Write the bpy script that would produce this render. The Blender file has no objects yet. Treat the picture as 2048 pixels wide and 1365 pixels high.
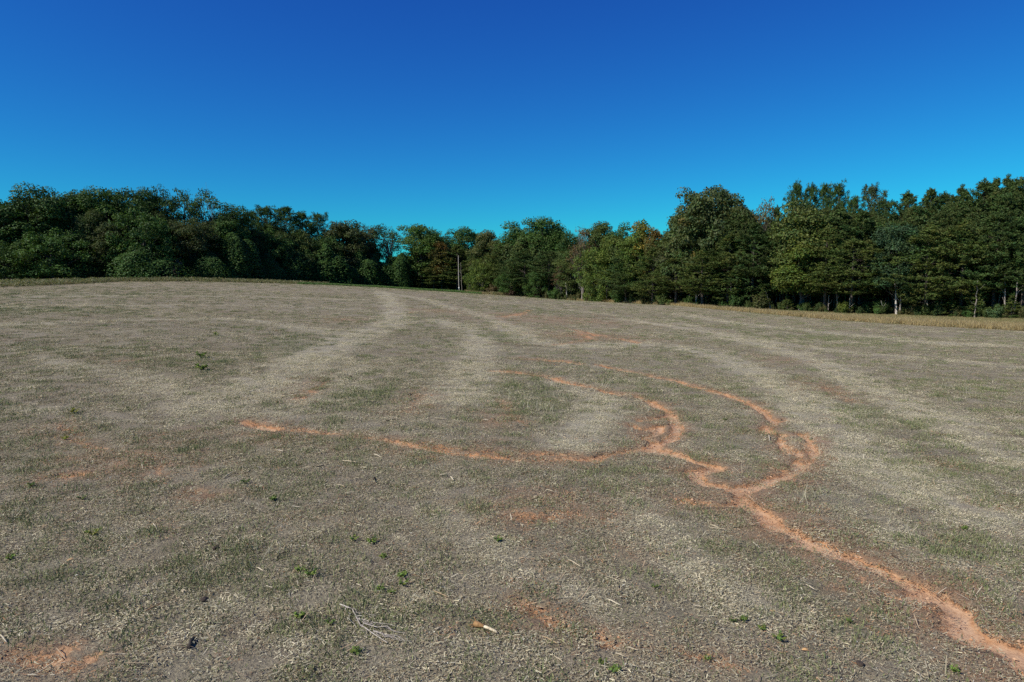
import bpy, math, random
import numpy as np

SC = bpy.context.scene
COL = SC.collection
R = math.radians
rng = np.random.default_rng(7)
random.seed(7)

# ------------------------------------------------------------------ camera
CAM_H = 4.0
FPX = 1365.0                      # focal length in pixels of the 2048 px wide photograph
HORIZON = 540.0
PITCH = math.atan((682.5 - HORIZON) / FPX)
cam_d = bpy.data.cameras.new('camera')
cam_d.sensor_width = 36.0
cam_d.lens = 36.0 * FPX / 2048.0
cam_d.clip_start = 0.1
cam_d.clip_end = 6000.0
cam = bpy.data.objects.new('camera', cam_d)
COL.objects.link(cam)
cam.location = (0, 0, CAM_H)
cam.rotation_euler = (math.pi / 2 - PITCH, 0, 0)
SC.camera = cam

# ------------------------------------------------------------------ sky, sun, exposure
SUN_EL, SUN_AZ = 43.0, -117.0      # azimuth from +Y (view direction), negative = left
SKY_RESPONSE = ((.064, .85), (.207, 1.50), (.99, .90))
world = bpy.data.worlds.new('World')
SC.world = world
world.use_nodes = True
wn, wl = world.node_tree.nodes, world.node_tree.links
wn.clear()
sky = wn.new('ShaderNodeTexSky')
sky.sky_type = 'NISHITA'
sky.sun_disc = False
sky.sun_elevation = R(SUN_EL)
sky.sun_rotation = R(SUN_AZ)
sky.altitude = 300.0
sky.air_density = 1.0
sky.dust_density = 0.0
sky.ozone_density = 1.5
bg = wn.new('ShaderNodeBackground')
bg.inputs['Strength'].default_value = 0.075
wo = wn.new('ShaderNodeOutputWorld')
sep = wn.new('ShaderNodeSeparateColor'); com = wn.new('ShaderNodeCombineColor')
wl.new(sky.outputs[0], sep.inputs[0])
for ch, (gain, power) in enumerate(SKY_RESPONSE):       # deep polarised blue of the clear autumn sky, the same in every direction
    pw = wn.new('ShaderNodeMath'); pw.operation = 'POWER'; pw.inputs[1].default_value = power
    ml = wn.new('ShaderNodeMath'); ml.operation = 'MULTIPLY'; ml.inputs[1].default_value = gain
    wl.new(sep.outputs[ch], pw.inputs[0]); wl.new(pw.outputs[0], ml.inputs[0]); wl.new(ml.outputs[0], com.inputs[ch])
wl.new(com.outputs[0], bg.inputs['Color'])
wl.new(bg.outputs[0], wo.inputs['Surface'])

sun_d = bpy.data.lights.new('sun', 'SUN')
sun_d.energy = 3.2
sun_d.angle = R(0.53)
sun_d.color = (1.0, 0.95, 0.87)
sun = bpy.data.objects.new('sun', sun_d)
COL.objects.link(sun)
sun.rotation_euler = (R(90 - SUN_EL), 0, R(180 - SUN_AZ))
sun.location = (-60, 20, 80)

SC.view_settings.view_transform = 'Standard'
SC.view_settings.look = 'None'
SC.view_settings.exposure = 0.75
SC.view_settings.gamma = 1.0
SC.view_settings.use_curve_mapping = False
SC.cycles.use_denoising = False
SC.cycles.max_bounces = 5
SC.cycles.diffuse_bounces = 3
SC.cycles.glossy_bounces = 2
SC.cycles.transmission_bounces = 4
SC.cycles.sample_clamp_indirect = 4.0
SC.render.filter_size = 1.3

# ------------------------------------------------------------------ helpers
def tag(o, label=None, cat=None, group=None, kind=None):
    if label: o['label'] = label
    if cat: o['category'] = cat
    if group: o['group'] = group
    if kind: o['kind'] = kind
    return o

def empty(name, loc):
    o = bpy.data.objects.new(name, None)
    o.empty_display_size = 0.3
    COL.objects.link(o)
    o.location = loc
    return o

def link_mesh(name, me, parent=None, loc=(0, 0, 0)):
    o = bpy.data.objects.new(name, me)
    COL.objects.link(o)
    o.location = loc
    if parent: o.parent = parent
    return o

def make_mesh(name, v, f, mats, col=None, smooth=False, midx=None):
    """v (n,3), f (m,k) index array; optional colour per vertex."""
    me = bpy.data.meshes.new(name)
    v = np.asarray(v, np.float32); f = np.asarray(f, np.int32)
    m, k = f.shape
    me.vertices.add(len(v)); me.vertices.foreach_set('co', v.ravel())
    me.loops.add(m * k); me.loops.foreach_set('vertex_index', f.ravel())
    me.polygons.add(m)
    me.polygons.foreach_set('loop_start', np.arange(0, m * k, k, dtype=np.int32))
    if midx is not None: me.polygons.foreach_set('material_index', np.asarray(midx, np.int32))
    if smooth: me.polygons.foreach_set('use_smooth', np.ones(m, bool))
    for mt in (mats if isinstance(mats, (list, tuple)) else [mats]): me.materials.append(mt)
    if col is not None:
        a = me.attributes.new('col', 'FLOAT_COLOR', 'POINT')
        c = np.ones((len(v), 4), np.float32); c[:, :3] = col
        a.data.foreach_set('color', c.ravel())
    me.update(calc_edges=True)
    return me

def unit(a):
    return a / np.maximum(np.linalg.norm(a, axis=-1, keepdims=True), 1e-9)

def rand_dirs(n, r=rng):
    return unit(r.normal(size=(n, 3)))

def cards(pos, nrm, along, length, width, shape='diamond'):
    """leaf shaped quads. pos centre, nrm normal, along = long direction hint."""
    n = len(pos)
    nrm = unit(nrm)
    a = unit(along - nrm * np.sum(along * nrm, 1, keepdims=True))
    b = np.cross(nrm, a)
    L = np.asarray(length).reshape(-1, 1) * np.ones((n, 1)); W = np.asarray(width).reshape(-1, 1) * np.ones((n, 1))
    if shape == 'diamond':
        p = [pos - a * L * .5, pos + b * W * .5 - a * L * .05, pos + a * L * .5, pos - b * W * .5 - a * L * .05]
    else:
        p = [pos - a * L * .5 - b * W * .5, pos + a * L * .5 - b * W * .5, pos + a * L * .5 + b * W * .5, pos - a * L * .5 + b * W * .5]
    v = np.stack(p, 1).reshape(-1, 3)
    f = np.arange(n * 4).reshape(-1, 4)
    return v, f

def tube(path, radii, sides=6, ring0=0.0):
    path = np.asarray(path, float); n = len(path)
    t = np.gradient(path, axis=0); t = unit(t)
    ref = np.where(np.abs(t[:, 2:3]) > 0.9, np.array([[1., 0, 0]]), np.array([[0., 0, 1]]))
    a = unit(np.cross(t, ref)); b = np.cross(t, a)
    ang = np.linspace(0, 2 * np.pi, sides, endpoint=False) + ring0
    rad = np.asarray(radii).reshape(-1, 1, 1)
    v = path[:, None, :] + rad * (np.cos(ang)[None, :, None] * a[:, None, :] + np.sin(ang)[None, :, None] * b[:, None, :])
    i = np.arange(n - 1)[:, None] * sides; j = np.arange(sides)[None, :]
    f = np.stack([i + j, i + (j + 1) % sides, i + sides + (j + 1) % sides, i + sides + j], -1).reshape(-1, 4)
    return v.reshape(-1, 3), f

class Acc:
    def __init__(s): s.v, s.f, s.c, s.m, s.n = [], [], [], [], 0
    def add(s, v, f, col=(1, 1, 1), m=0):
        s.v.append(v); s.f.append(f + s.n); s.n += len(v)
        c = np.asarray(col, float)
        s.c.append(np.broadcast_to(c, (len(v), 3)) if c.ndim == 1 else c)
        s.m.append(np.full(len(f), m))
    def mesh(s, name, mats, smooth=False):
        return make_mesh(name, np.concatenate(s.v), np.concatenate(s.f), mats, np.concatenate(s.c), smooth, np.concatenate(s.m))

_lat = np.random.default_rng(99).random((256, 256))
def vnoise(x, y, seed=0):
    x = np.asarray(x, float) + seed * 17.31; y = np.asarray(y, float) + seed * 41.77
    xi = np.floor(x).astype(int); yi = np.floor(y).astype(int)
    u = x - xi; w = y - yi
    u = u * u * (3 - 2 * u); w = w * w * (3 - 2 * w)
    g = lambda i, j: _lat[i & 255, j & 255]
    return (g(xi, yi) * (1 - u) + g(xi + 1, yi) * u) * (1 - w) + (g(xi, yi + 1) * (1 - u) + g(xi + 1, yi + 1) * u) * w

def fbm(x, y, seed=0, octv=4):
    s = 0; a = .5
    for o in range(octv):
        s = s + a * (vnoise(x * 2 ** o, y * 2 ** o, seed + o * 3) - .5); a *= .5
    return s

def sstep(a, b, x):
    t = np.clip((x - a) / (b - a), 0, 1)
    return t * t * (3 - 2 * t)

# ------------------------------------------------------------------ terrain height
_dl = np.array([[-600, 132], [-300, 139], [0, 146], [200, 150], [400, 160], [600, 184], [750, 204], [850, 210], [920, 205], [1000, 190], [1130, 165],
                [1300, 135], [1400, 122], [1500, 115], [1700, 104], [1900, 95], [2048, 88], [2400, 74], [2800, 60]], float)
_bl = np.array([[-600, 585], [-300, 578], [0, 566], [200, 561], [400, 560], [600, 566], [750, 572], [850, 579], [920, 583], [1000, 589], [1130, 600],
                [1300, 609], [1400, 613], [1500, 618], [1700, 627], [1900, 633], [2048, 638], [2400, 648], [2800, 660]], float)
def d_line(px): return np.interp(px, _dl[:, 0], _dl[:, 1])
def base_line(px): return np.interp(px, _bl[:, 0], _bl[:, 1])

_cp = []
for px in (-300, 0, 200, 400, 600, 750, 850, 920, 1000, 1130, 1300, 1400, 1500, 1700, 1900, 2048, 2400):
    D = d_line(px); u = (px - 1024) / FPX
    _cp.append((u * D, D, CAM_H - (base_line(px) - HORIZON) / FPX * D))
_cp += [(0, 0, 0), (-6, 9, .12), (0, 9, 0), (7, 9, -.32), (12, 9, -.42), (-14, 14, .35), (0, 20, -.12), (10, 18, -.55), (22, 16, -.6),
        (-20, 35, .75), (0, 40, -.25), (20, 40, -1.0), (40, 40, -1.3), (-45, 60, 1.35), (-20, 80, .55), (10, 80, -1.0), (45, 70, -1.8),
        (-70, 100, 1.75), (-30, 130, .6), (0, 130, -1.2), (-30, -20, .5), (0, -30, .1), (30, -20, -.6), (-80, 0, 1.4), (80, 10, -1.6),
        (-40, 240, -.5), (40, 240, -3.2), (-120, 200, 2.0), (120, 150, -2.8)]
_cp = np.array(_cp, float)
def _tps_u(r2): return np.where(r2 > 0, r2 * np.log(np.maximum(r2, 1e-12)), 0) * .5
_P = _cp[:, :2] / 100.0
_n = len(_P)
_K = _tps_u(((_P[:, None] - _P[None]) ** 2).sum(-1)) + np.eye(_n) * 2e-3
_Q = np.c_[np.ones(_n), _P]
_A = np.block([[_K, _Q], [_Q.T, np.zeros((3, 3))]])
_W = np.linalg.solve(_A, np.r_[_cp[:, 2], 0, 0, 0])
def terrain(x, y):
    x = np.asarray(x, float); y = np.asarray(y, float)
    xs, ys = np.clip(x, -170, 150) / 100, np.clip(y, -60, 260) / 100
    z = _W[_n] + _W[_n + 1] * xs + _W[_n + 2] * ys
    for i in range(_n):
        z = z + _W[i] * _tps_u((xs - _P[i, 0]) ** 2 + (ys - _P[i, 1]) ** 2)
    z = z + .10 * fbm(x / 9.0, y / 9.0, 5, 2) + .05 * fbm(x / 2.1, y / 2.1, 9, 2)
    return z

def ray(px, py):
    u = (px - 1024) / FPX; v = (682.5 - py) / FPX
    c, s = math.cos(PITCH), math.sin(PITCH)
    return np.array([u, c + v * s, -s + v * c])
_ts = np.geomspace(3.0, 400.0, 1500)
def at(px, py):
    """the point of the field that the photograph shows at this pixel"""
    d = ray(px, py)
    p = d[None, :] * _ts[:, None]
    g = CAM_H + p[:, 2] - terrain(p[:, 0], p[:, 1])
    k = np.argmax(g < 0) if (g < 0).any() else len(_ts) - 1
    if k > 0 and g[k] < 0:
        t = _ts[k - 1] + (_ts[k] - _ts[k - 1]) * g[k - 1] / (g[k - 1] - g[k])
    else: t = _ts[k]
    q = d * t
    return np.array([q[0], q[1], float(terrain(q[0], q[1]))])

def atl(pts): return np.array([at(*p[:2]) for p in pts])

# ------------------------------------------------------------------ grid of the field and its soil / straw / green layers
def spaced(lo_fine, hi_fine, step, lo, hi, p):
    c = list(np.arange(lo_fine, hi_fine + 1e-6, step))
    x = c[-1]
    while x < hi: x += step * max(1, (abs(x) / abs(hi_fine))) ** p; c.append(x)
    x = c[0]; pre = []
    while x > lo: x -= step * max(1, (abs(x) / max(abs(lo_fine), 10))) ** p; pre.append(x)
    return np.array(pre[::-1] + c)
GX = spaced(-13, 13, .10, -2200, 2200, 1.45)
GY = spaced(4, 13, .10, -400, 2600, 1.45)
XX, YY = np.meshgrid(GX, GY)
soil = np.zeros(XX.shape); swath = np.zeros(XX.shape); green = np.zeros(XX.shape); dark = np.zeros(XX.shape); stain = np.zeros(XX.shape)

def stroke(layer, pts, w, s=1.0, hard=True, wend=None, send=None):
    """paint a polyline given in world metres into a layer; w = half width in metres"""
    w2 = w if wend is None else wend
    n = len(pts) - 1
    s0_ = s; s1_ = s if send is None else send
    for i in range(n):
        s = s0_ + (s1_ - s0_) * i / n
        a, b = pts[i][:2], pts[i + 1][:2]
        wa, wb = w + (w2 - w) * i / n, w + (w2 - w) * (i + 1) / n
        pad = 5.0 * max(wa, wb)
        x0, x1 = np.searchsorted(GX, [min(a[0], b[0]) - pad, max(a[0], b[0]) + pad])
        y0, y1 = np.searchsorted(GY, [min(a[1], b[1]) - pad, max(a[1], b[1]) + pad])
        if x1 <= x0 or y1 <= y0: continue
        X = XX[y0:y1, x0:x1]; Y = YY[y0:y1, x0:x1]
        d = b - a; L2 = max(d @ d, 1e-9)
        t = np.clip(((X - a[0]) * d[0] + (Y - a[1]) * d[1]) / L2, 0, 1)
        dist = np.hypot(X - a[0] - t * d[0], Y - a[1] - t * d[1])
        wv = wa + (wb - wa) * t
        if hard: wv = wv * np.clip(1 + 2.2 * fbm(X / 1.0, Y / 1.0, 59, 3), .25, 2.0)
        if hard: wv = wv * (1 + .30 * np.clip(Y - 12, 0, 30) / 12)
        if hard: dist = dist * (1 + 1.1 * fbm(X / .45, Y / .45, 41, 3)) + .9 * wv * fbm(X / .16, Y / .16, 47, 3)
        val = (np.clip(1.5 - dist / wv, 0, 1) if hard else np.exp(-(dist / wv) ** 2)) * s
        if hard: val = val * np.clip((1.34 if s > .88 else 1.10) + (1.4 if s > .88 else 2.2) * fbm(X / .30, Y / .24, 53, 3), 0, 1)
        layer[y0:y1, x0:x1] = np.maximum(layer[y0:y1, x0:x1], val)

def densify(pts, k=4, jit=0.0):
    """smooth the traced line and give it small natural wanders"""
    pts = np.asarray(pts)[:, :2]
    out = []
    P = np.vstack([2 * pts[0] - pts[1], pts, 2 * pts[-1] - pts[-2]])
    for i in range(1, len(P) - 2):
        for t in np.linspace(0, 1, k, endpoint=False):
            out.append(.5 * ((2 * P[i]) + (-P[i - 1] + P[i + 1]) * t + (2 * P[i - 1] - 5 * P[i] + 4 * P[i + 1] - P[i + 2]) * t * t + (-P[i - 1] + 3 * P[i] - 3 * P[i + 1] + P[i + 2]) * t ** 3))
    out.append(pts[-1])
    out = np.array(out)
    if jit: out[1:-1] += rng.normal(0, jit, out[1:-1].shape)
    return out

def blob(layer, px, py, rx, ry, s=1.0):
    c = at(px, py); e = at(px + rx, py); n_ = at(px, py + ry)
    ax = max(np.hypot(*(e - c)[:2]), .05); ay = max(np.hypot(*(n_ - c)[:2]), .05)
    d = np.exp(-(((XX - c[0]) / ax) ** 2 + ((YY - c[1]) / ay) ** 2)) * s
    np.maximum(layer, d, out=layer)

RILLS = [  # (half width in m, strength, traced points)
    (.30, 1.0, .14, [(2100, 1365), (2048, 1322), (1984, 1278), (1929, 1244), (1881, 1196), (1854, 1182), (1800, 1155), (1740, 1130), (1668, 1100), (1608, 1077), (1557, 1051), (1510, 1016), (1481, 991)]),
    (.19, 1.0, .14, [(1481, 991), (1452, 975), (1417, 969), (1395, 956), (1383, 943), (1405, 943), (1430, 937), (1405, 924), (1370, 915), (1322, 902), (1287, 897)]),
    (.12, 1.0, .13, [(1287, 897), (1316, 889), (1341, 874), (1354, 858), (1351, 839), (1340, 828), (1329, 820), (1306, 807), (1287, 797), (1259, 788), (1231, 787), (1183, 775), (1122, 762), (1100, 755), (1043, 746), (985, 741)]),
    (.09, 1.0, .05, [(1340, 828), (1310, 837), (1275, 842)]),
    (.10, 1.0, .07, [(1322, 851), (1310, 867), (1287, 874), (1303, 883), (1287, 897)]),
    (.08, .9, .06, [(1262, 850), (1290, 858), (1322, 851)]),
    (.17, 1.0, .11, [(1481, 991), (1484, 985), (1509, 972), (1544, 962), (1582, 947), (1608, 931), (1624, 912), (1625, 896), (1621, 880), (1601, 867)]),
    (.12, 1.0, .12, [(1608, 902), (1576, 909), (1570, 896), (1557, 880), (1570, 870), (1528, 862), (1544, 848), (1547, 842), (1535, 829), (1522, 820), (1490, 804), (1449, 788), (1417, 780), (1376, 770), (1354, 762), (1316, 755), (1275, 747), (1227, 737), (1192, 728)]),
    (.09, 1.0, .07, [(1557, 880), (1595, 883), (1621, 890)]),
    (.10, 1.0, .08, [(1548, 934), (1575, 940), (1590, 925), (1600, 905)]),
    (.10, 1.0, .06, [(1547, 842), (1570, 839)]),
    (.13, 1.0, .08, [(1452, 975), (1490, 972), (1520, 962)]),
    (.16, .95, .12, [(485, 845), (520, 850), (550, 857)]),
    (.11, .84, .10, [(550, 857), (600, 860), (680, 868), (740, 875), (800, 885)]),
    (.16, .90, .13, [(790, 883), (900, 902), (950, 909), (1000, 914), (1050, 918), (1110, 919), (1180, 917)]),
    (.11, .82, .10, [(850, 885), (930, 899), (1000, 904), (1080, 907), (1150, 908)]),
    (.10, .55, .08, [(770, 904), (830, 912), (870, 912)]),
    (.11, .78, .11, [(1180, 916), (1230, 906), (1287, 898)]),
    (.10, 1.0, .08, [(115, 951), (140, 950), (163, 948)]),
    (.09, .8, .08, [(380, 982), (398, 985)]), (.09, .8, .08, [(412, 994), (435, 990)]),
    (.15, .55, .15, [(280, 930), (310, 940), (335, 948)]),
    (.13, .62, .12, [(50, 1300), (90, 1325), (130, 1300)]), (.13, .62, .12, [(100, 1345), (150, 1330), (190, 1318)]),
    (.14, .66, .12, [(1040, 1205), (1063, 1217), (1105, 1247), (1173, 1268), (1230, 1285), (1282, 1295)]),
    (.20, .66, .18, [(1026, 1034), (1080, 1034), (1130, 1030), (1210, 1033)]),
    (.14, .6, .12, [(1340, 1298), (1380, 1310), (1420, 1317), (1478, 1343)]),
    (.09, .62, .08, [(1686, 1145), (1734, 1165), (1775, 1186), (1830, 1205), (1900, 1228)]),
    (.22, .74, .18, [(1360, 1000), (1400, 1006), (1440, 1010), (1480, 1000)]),
    (.30, .66, .22, [(1000, 634), (1035, 630), (1060, 621)]), (.22, .70, .18, [(1150, 660), (1200, 672), (1250, 680), (1275, 686)]),
    (.2, .70, .16, [(1150, 665), (1170, 672), (1190, 680)]), (.2, .58, .2, [(868, 626), (882, 624)]), (.2, .55, .2, [(812, 628), (826, 624)]),
    (.2, .55, .16, [(1100, 690), (1130, 688), (1180, 678)]), (.18, .8, .14, [(1040, 717), (1100, 721), (1160, 727)]),
    (.14, .6, .1, [(235, 724), (270, 720)]), (.10, .55, .1, [(1000, 800), (1020, 830), (1050, 850)]), (.2, .5, .2, [(690, 638), (720, 644)]),
    (.14, .55, .1, [(1850, 925), (1900, 935)]), (.2, .55, .16, [(590, 800), (620, 780), (650, 765)]),
    (.2, .5, .2, [(800, 830), (830, 800), (850, 790)]), (.2, .55, .16, [(120, 850), (160, 885), (200, 905)]),
    (.12, .5, .1, [(1960, 1010), (2048, 1025)]), (.16, .52, .16, [(1640, 770), (1680, 790), (1700, 805)]),
]
for w, s, we, pts in RILLS:
    P = densify(atl(pts), 5, .03 * (w / .15))
    if s >= .95 and len(pts) > 3:        # washed channel: two wandering strands that part and rejoin
        fade = .78 if pts[-1][1] < 760 else s
        k_ = np.arange(len(P))
        for q_, (wf, of) in enumerate(((.85, .25), (.55, 1.0))):
            wob = np.stack([fbm(k_ / 5.0, k_ * 0 + 7 * q_ + w * 90, 60 + q_, 3), fbm(k_ / 5.0, k_ * 0 + 3 + 5 * q_ + w * 70, 63 + q_, 3)], 1) * 3.4 * w * of
            stroke(soil, P + wob, w * 1.06 * wf, s, True, we * 1.3 * wf, max(fade, .86))
    else:
        stroke(soil, P, w * 1.2, s if s > .75 else s * .92, True, we * 1.3)
    stroke(stain, P[::4], max(w * 4.0, .55), s * .62, False)

SWATHS = [
    (1.1, .9, [(420, 808), (520, 770), (590, 735), (660, 700), (720, 668), (790, 640), (780, 602), (760, 584)]),
    (.9, .8, [(900, 800), (930, 765), (950, 735), (956, 700), (950, 668), (915, 652), (870, 640)]),
    (.6, .9, [(1140, 892), (1180, 850), (1197, 816), (1190, 790), (1130, 765)]),
    (1.0, 1.0, [(1020, 655), (1060, 680), (1130, 693), (1220, 690), (1330, 690), (1420, 708), (1447, 716), (1526, 757), (1590, 792), (1637, 830), (1685, 881), (1748, 932), (1843, 979), (1960, 1030)]),
    (.9, .85, [(1480, 680), (1590, 710), (1669, 739), (1716, 770), (1795, 805), (1875, 833), (1938, 875), (2048, 925)]),
    (1.3, .7, [(1350, 628), (1500, 650), (1620, 662), (1850, 684), (2048, 694)]),
    (1.0, .7, [(1250, 640), (1400, 662), (1500, 680), (1700, 705), (1900, 722), (2048, 735)]),
    (1.0, .65, [(0, 650), (300, 640), (480, 640), (600, 655), (680, 670)]),
    (.8, .6, [(80, 720), (200, 740), (300, 765), (370, 797)]),
    (1.2, .6, [(0, 596), (250, 592), (500, 594), (700, 600)]),
    (1.2, .55, [(0, 615), (250, 611), (500, 612), (720, 620)]),
    (1.0, .7, [(760, 584), (850, 600), (900, 616), (960, 630), (1020, 655)]),
    (1.0, .5, [(900, 592), (1000, 606), (1150, 622), (1300, 640), (1400, 655)]),
    (.5, .6, [(1240, 1000), (1300, 1050), (1360, 1110), (1420, 1170), (1500, 1210)]),
    (.8, .5, [(560, 830), (620, 800), (680, 770), (720, 730)]),
    (.6, .45, [(1700, 1000), (1780, 1060), (1860, 1110), (1960, 1150)]),
    (.5, .4, [(850, 1000), (960, 1080), (1060, 1150), (1180, 1190)]),
]
for w, s, pts in SWATHS: stroke(swath, densify(atl(pts), 6), w * 1.3, min(1, s * 1.1), False)
for px, py, rx, ry, s in [(600, 690, 90, 22, .8), (1060, 790, 90, 50, .95), (1015, 673, 60, 11, .9), (1050, 622, 45, 6, .7), (1500, 657, 90, 7, .7), (1640, 676, 120, 8, .7),
                          (1760, 692, 60, 6, .6), (1720, 830, 90, 50, .75), (1880, 950, 130, 60, .7), (700, 790, 110, 30, .7), (1000, 800, 50, 40, .7), (80, 620, 150, 8, .7), (150, 590, 220, 8, .5),
                          (200, 700, 120, 18, .45), (430, 720, 60, 14, .6), (1250, 960, 120, 30, .5), (1480, 1100, 120, 40, .6), (1640, 1200, 120, 60, .6), (420, 1150, 200, 80, .6),
                          (120, 1150, 140, 60, .6), (560, 980, 90, 40, .55), (1350, 700, 60, 10, .5), (830, 640, 60, 10, .4), (1000, 1240, 160, 60, .5), (740, 1250, 90, 60, .55), (1880, 1120, 120, 50, .5), (1540, 950, 60, 20, .4),
                          (840, 690, 50, 10, .5), (1330, 640, 60, 6, .4)]:
    blob(green, px, py, rx, ry, s)
for px, py, rx, ry, s in [(260, 920, 180, 50, .5), (560, 870, 120, 30, .45), (1110, 1010, 200, 50, .5), (1130, 1260, 180, 40, .5), (80, 1310, 120, 50, .55), (1420, 1310, 110, 35, .5), (1000, 840, 60, 40, .45), (840, 800, 60, 40, .4), (620, 770, 60, 30, .35),
                          (1120, 640, 160, 16, .4), (1180, 672, 120, 12, .5), (880, 622, 60, 8, .4), (1020, 630, 50, 6, .5), (1330, 980, 120, 30, .4), (1660, 780, 60, 25, .4), (1560, 720, 70, 12, .35), (680, 640, 60, 10, .35), (1250, 1100, 100, 40, .3), (1700, 1180, 80, 30, .4), (420, 860, 80, 20, .35)]:
    blob(stain, px, py, rx, ry, s)
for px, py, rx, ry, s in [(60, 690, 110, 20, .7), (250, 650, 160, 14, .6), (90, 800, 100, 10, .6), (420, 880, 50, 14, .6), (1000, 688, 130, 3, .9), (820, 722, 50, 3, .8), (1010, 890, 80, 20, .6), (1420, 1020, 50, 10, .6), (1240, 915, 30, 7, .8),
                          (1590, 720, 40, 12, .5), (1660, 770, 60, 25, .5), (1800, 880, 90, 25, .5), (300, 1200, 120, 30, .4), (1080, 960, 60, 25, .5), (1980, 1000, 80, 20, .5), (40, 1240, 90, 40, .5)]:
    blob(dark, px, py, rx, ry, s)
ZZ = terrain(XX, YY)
_rw = sstep(.42, .80, soil)
ZZ = ZZ - .085 * _rw + (.022 * fbm(XX / .33, YY / .33, 21, 3) + .03 * fbm(XX / 1.1, YY / .5, 31, 2)) * np.clip(1.2 - _rw, .25, 1)
_far = sstep(300, 900, np.hypot(XX, YY))
ZZ = ZZ * (1 - _far) + (-3.5) * _far

def bil(A, x, y):
    i = np.clip(np.searchsorted(GX, x) - 1, 0, len(GX) - 2); j = np.clip(np.searchsorted(GY, y) - 1, 0, len(GY) - 2)
    u = np.clip((x - GX[i]) / (GX[i + 1] - GX[i]), 0, 1); v = np.clip((y - GY[j]) / (GY[j + 1] - GY[j]), 0, 1)
    return (A[j, i] * (1 - u) + A[j, i + 1] * u) * (1 - v) + (A[j + 1, i] * (1 - u) + A[j + 1, i + 1] * u) * v
def gz(x, y): return bil(ZZ, x, y)

# ------------------------------------------------------------------ materials
def new_mat(name):
    m = bpy.data.materials.new(name); m.use_nodes = True
    m.node_tree.nodes.clear()
    return m, m.node_tree.nodes, m.node_tree.links

class NT:
    """tiny helper for node graphs"""
    def __init__(s, nodes, links): s.n, s.l = nodes, links
    def set(s, sock, v):
        if hasattr(v, 'is_output') or hasattr(v, 'links'): s.l.new(v, sock)
        else: sock.default_value = v
    def math(s, op, a, b=0.0, clamp=False):
        n = s.n.new('ShaderNodeMath'); n.operation = op; n.use_clamp = clamp
        s.set(n.inputs[0], a); s.set(n.inputs[1], b)
        return n.outputs[0]
    def mix(s, f, a, b, mode='MIX'):
        n = s.n.new('ShaderNodeMix'); n.data_type = 'RGBA'; n.blend_type = mode; n.clamp_factor = True
        s.set(n.inputs[0], f)
        s.set(n.inputs[6], a if not isinstance(a, tuple) else (*a, 1)); s.set(n.inputs[7], b if not isinstance(b, tuple) else (*b, 1))
        return n.outputs[2]
    def rng(s, v, a, b, c=0.0, d=1.0):
        n = s.n.new('ShaderNodeMapRange'); n.interpolation_type = 'SMOOTHSTEP'
        s.set(n.inputs[0], v); n.inputs[1].default_value = a; n.inputs[2].default_value = b; n.inputs[3].default_value = c; n.inputs[4].default_value = d
        return n.outputs[0]
    def noise(s, vec, scale, detail=4.0, rough=.55, dist=0.0):
        n = s.n.new('ShaderNodeTexNoise'); n.inputs['Scale'].default_value = scale; n.inputs['Detail'].default_value = detail
        n.inputs['Roughness'].default_value = rough; n.inputs['Distortion'].default_value = dist
        s.l.new(vec, n.inputs['Vector'])
        return n.outputs[0]
    def mapping(s, vec, scale=(1, 1, 1), rot=(0, 0, 0)):
        n = s.n.new('ShaderNodeMapping'); n.inputs['Scale'].default_value = scale; n.inputs['Rotation'].default_value = rot
        s.l.new(vec, n.inputs['Vector'])
        return n.outputs[0]
    def attr(s, name):
        n = s.n.new('ShaderNodeAttribute'); n.attribute_name = name
        return n

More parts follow.
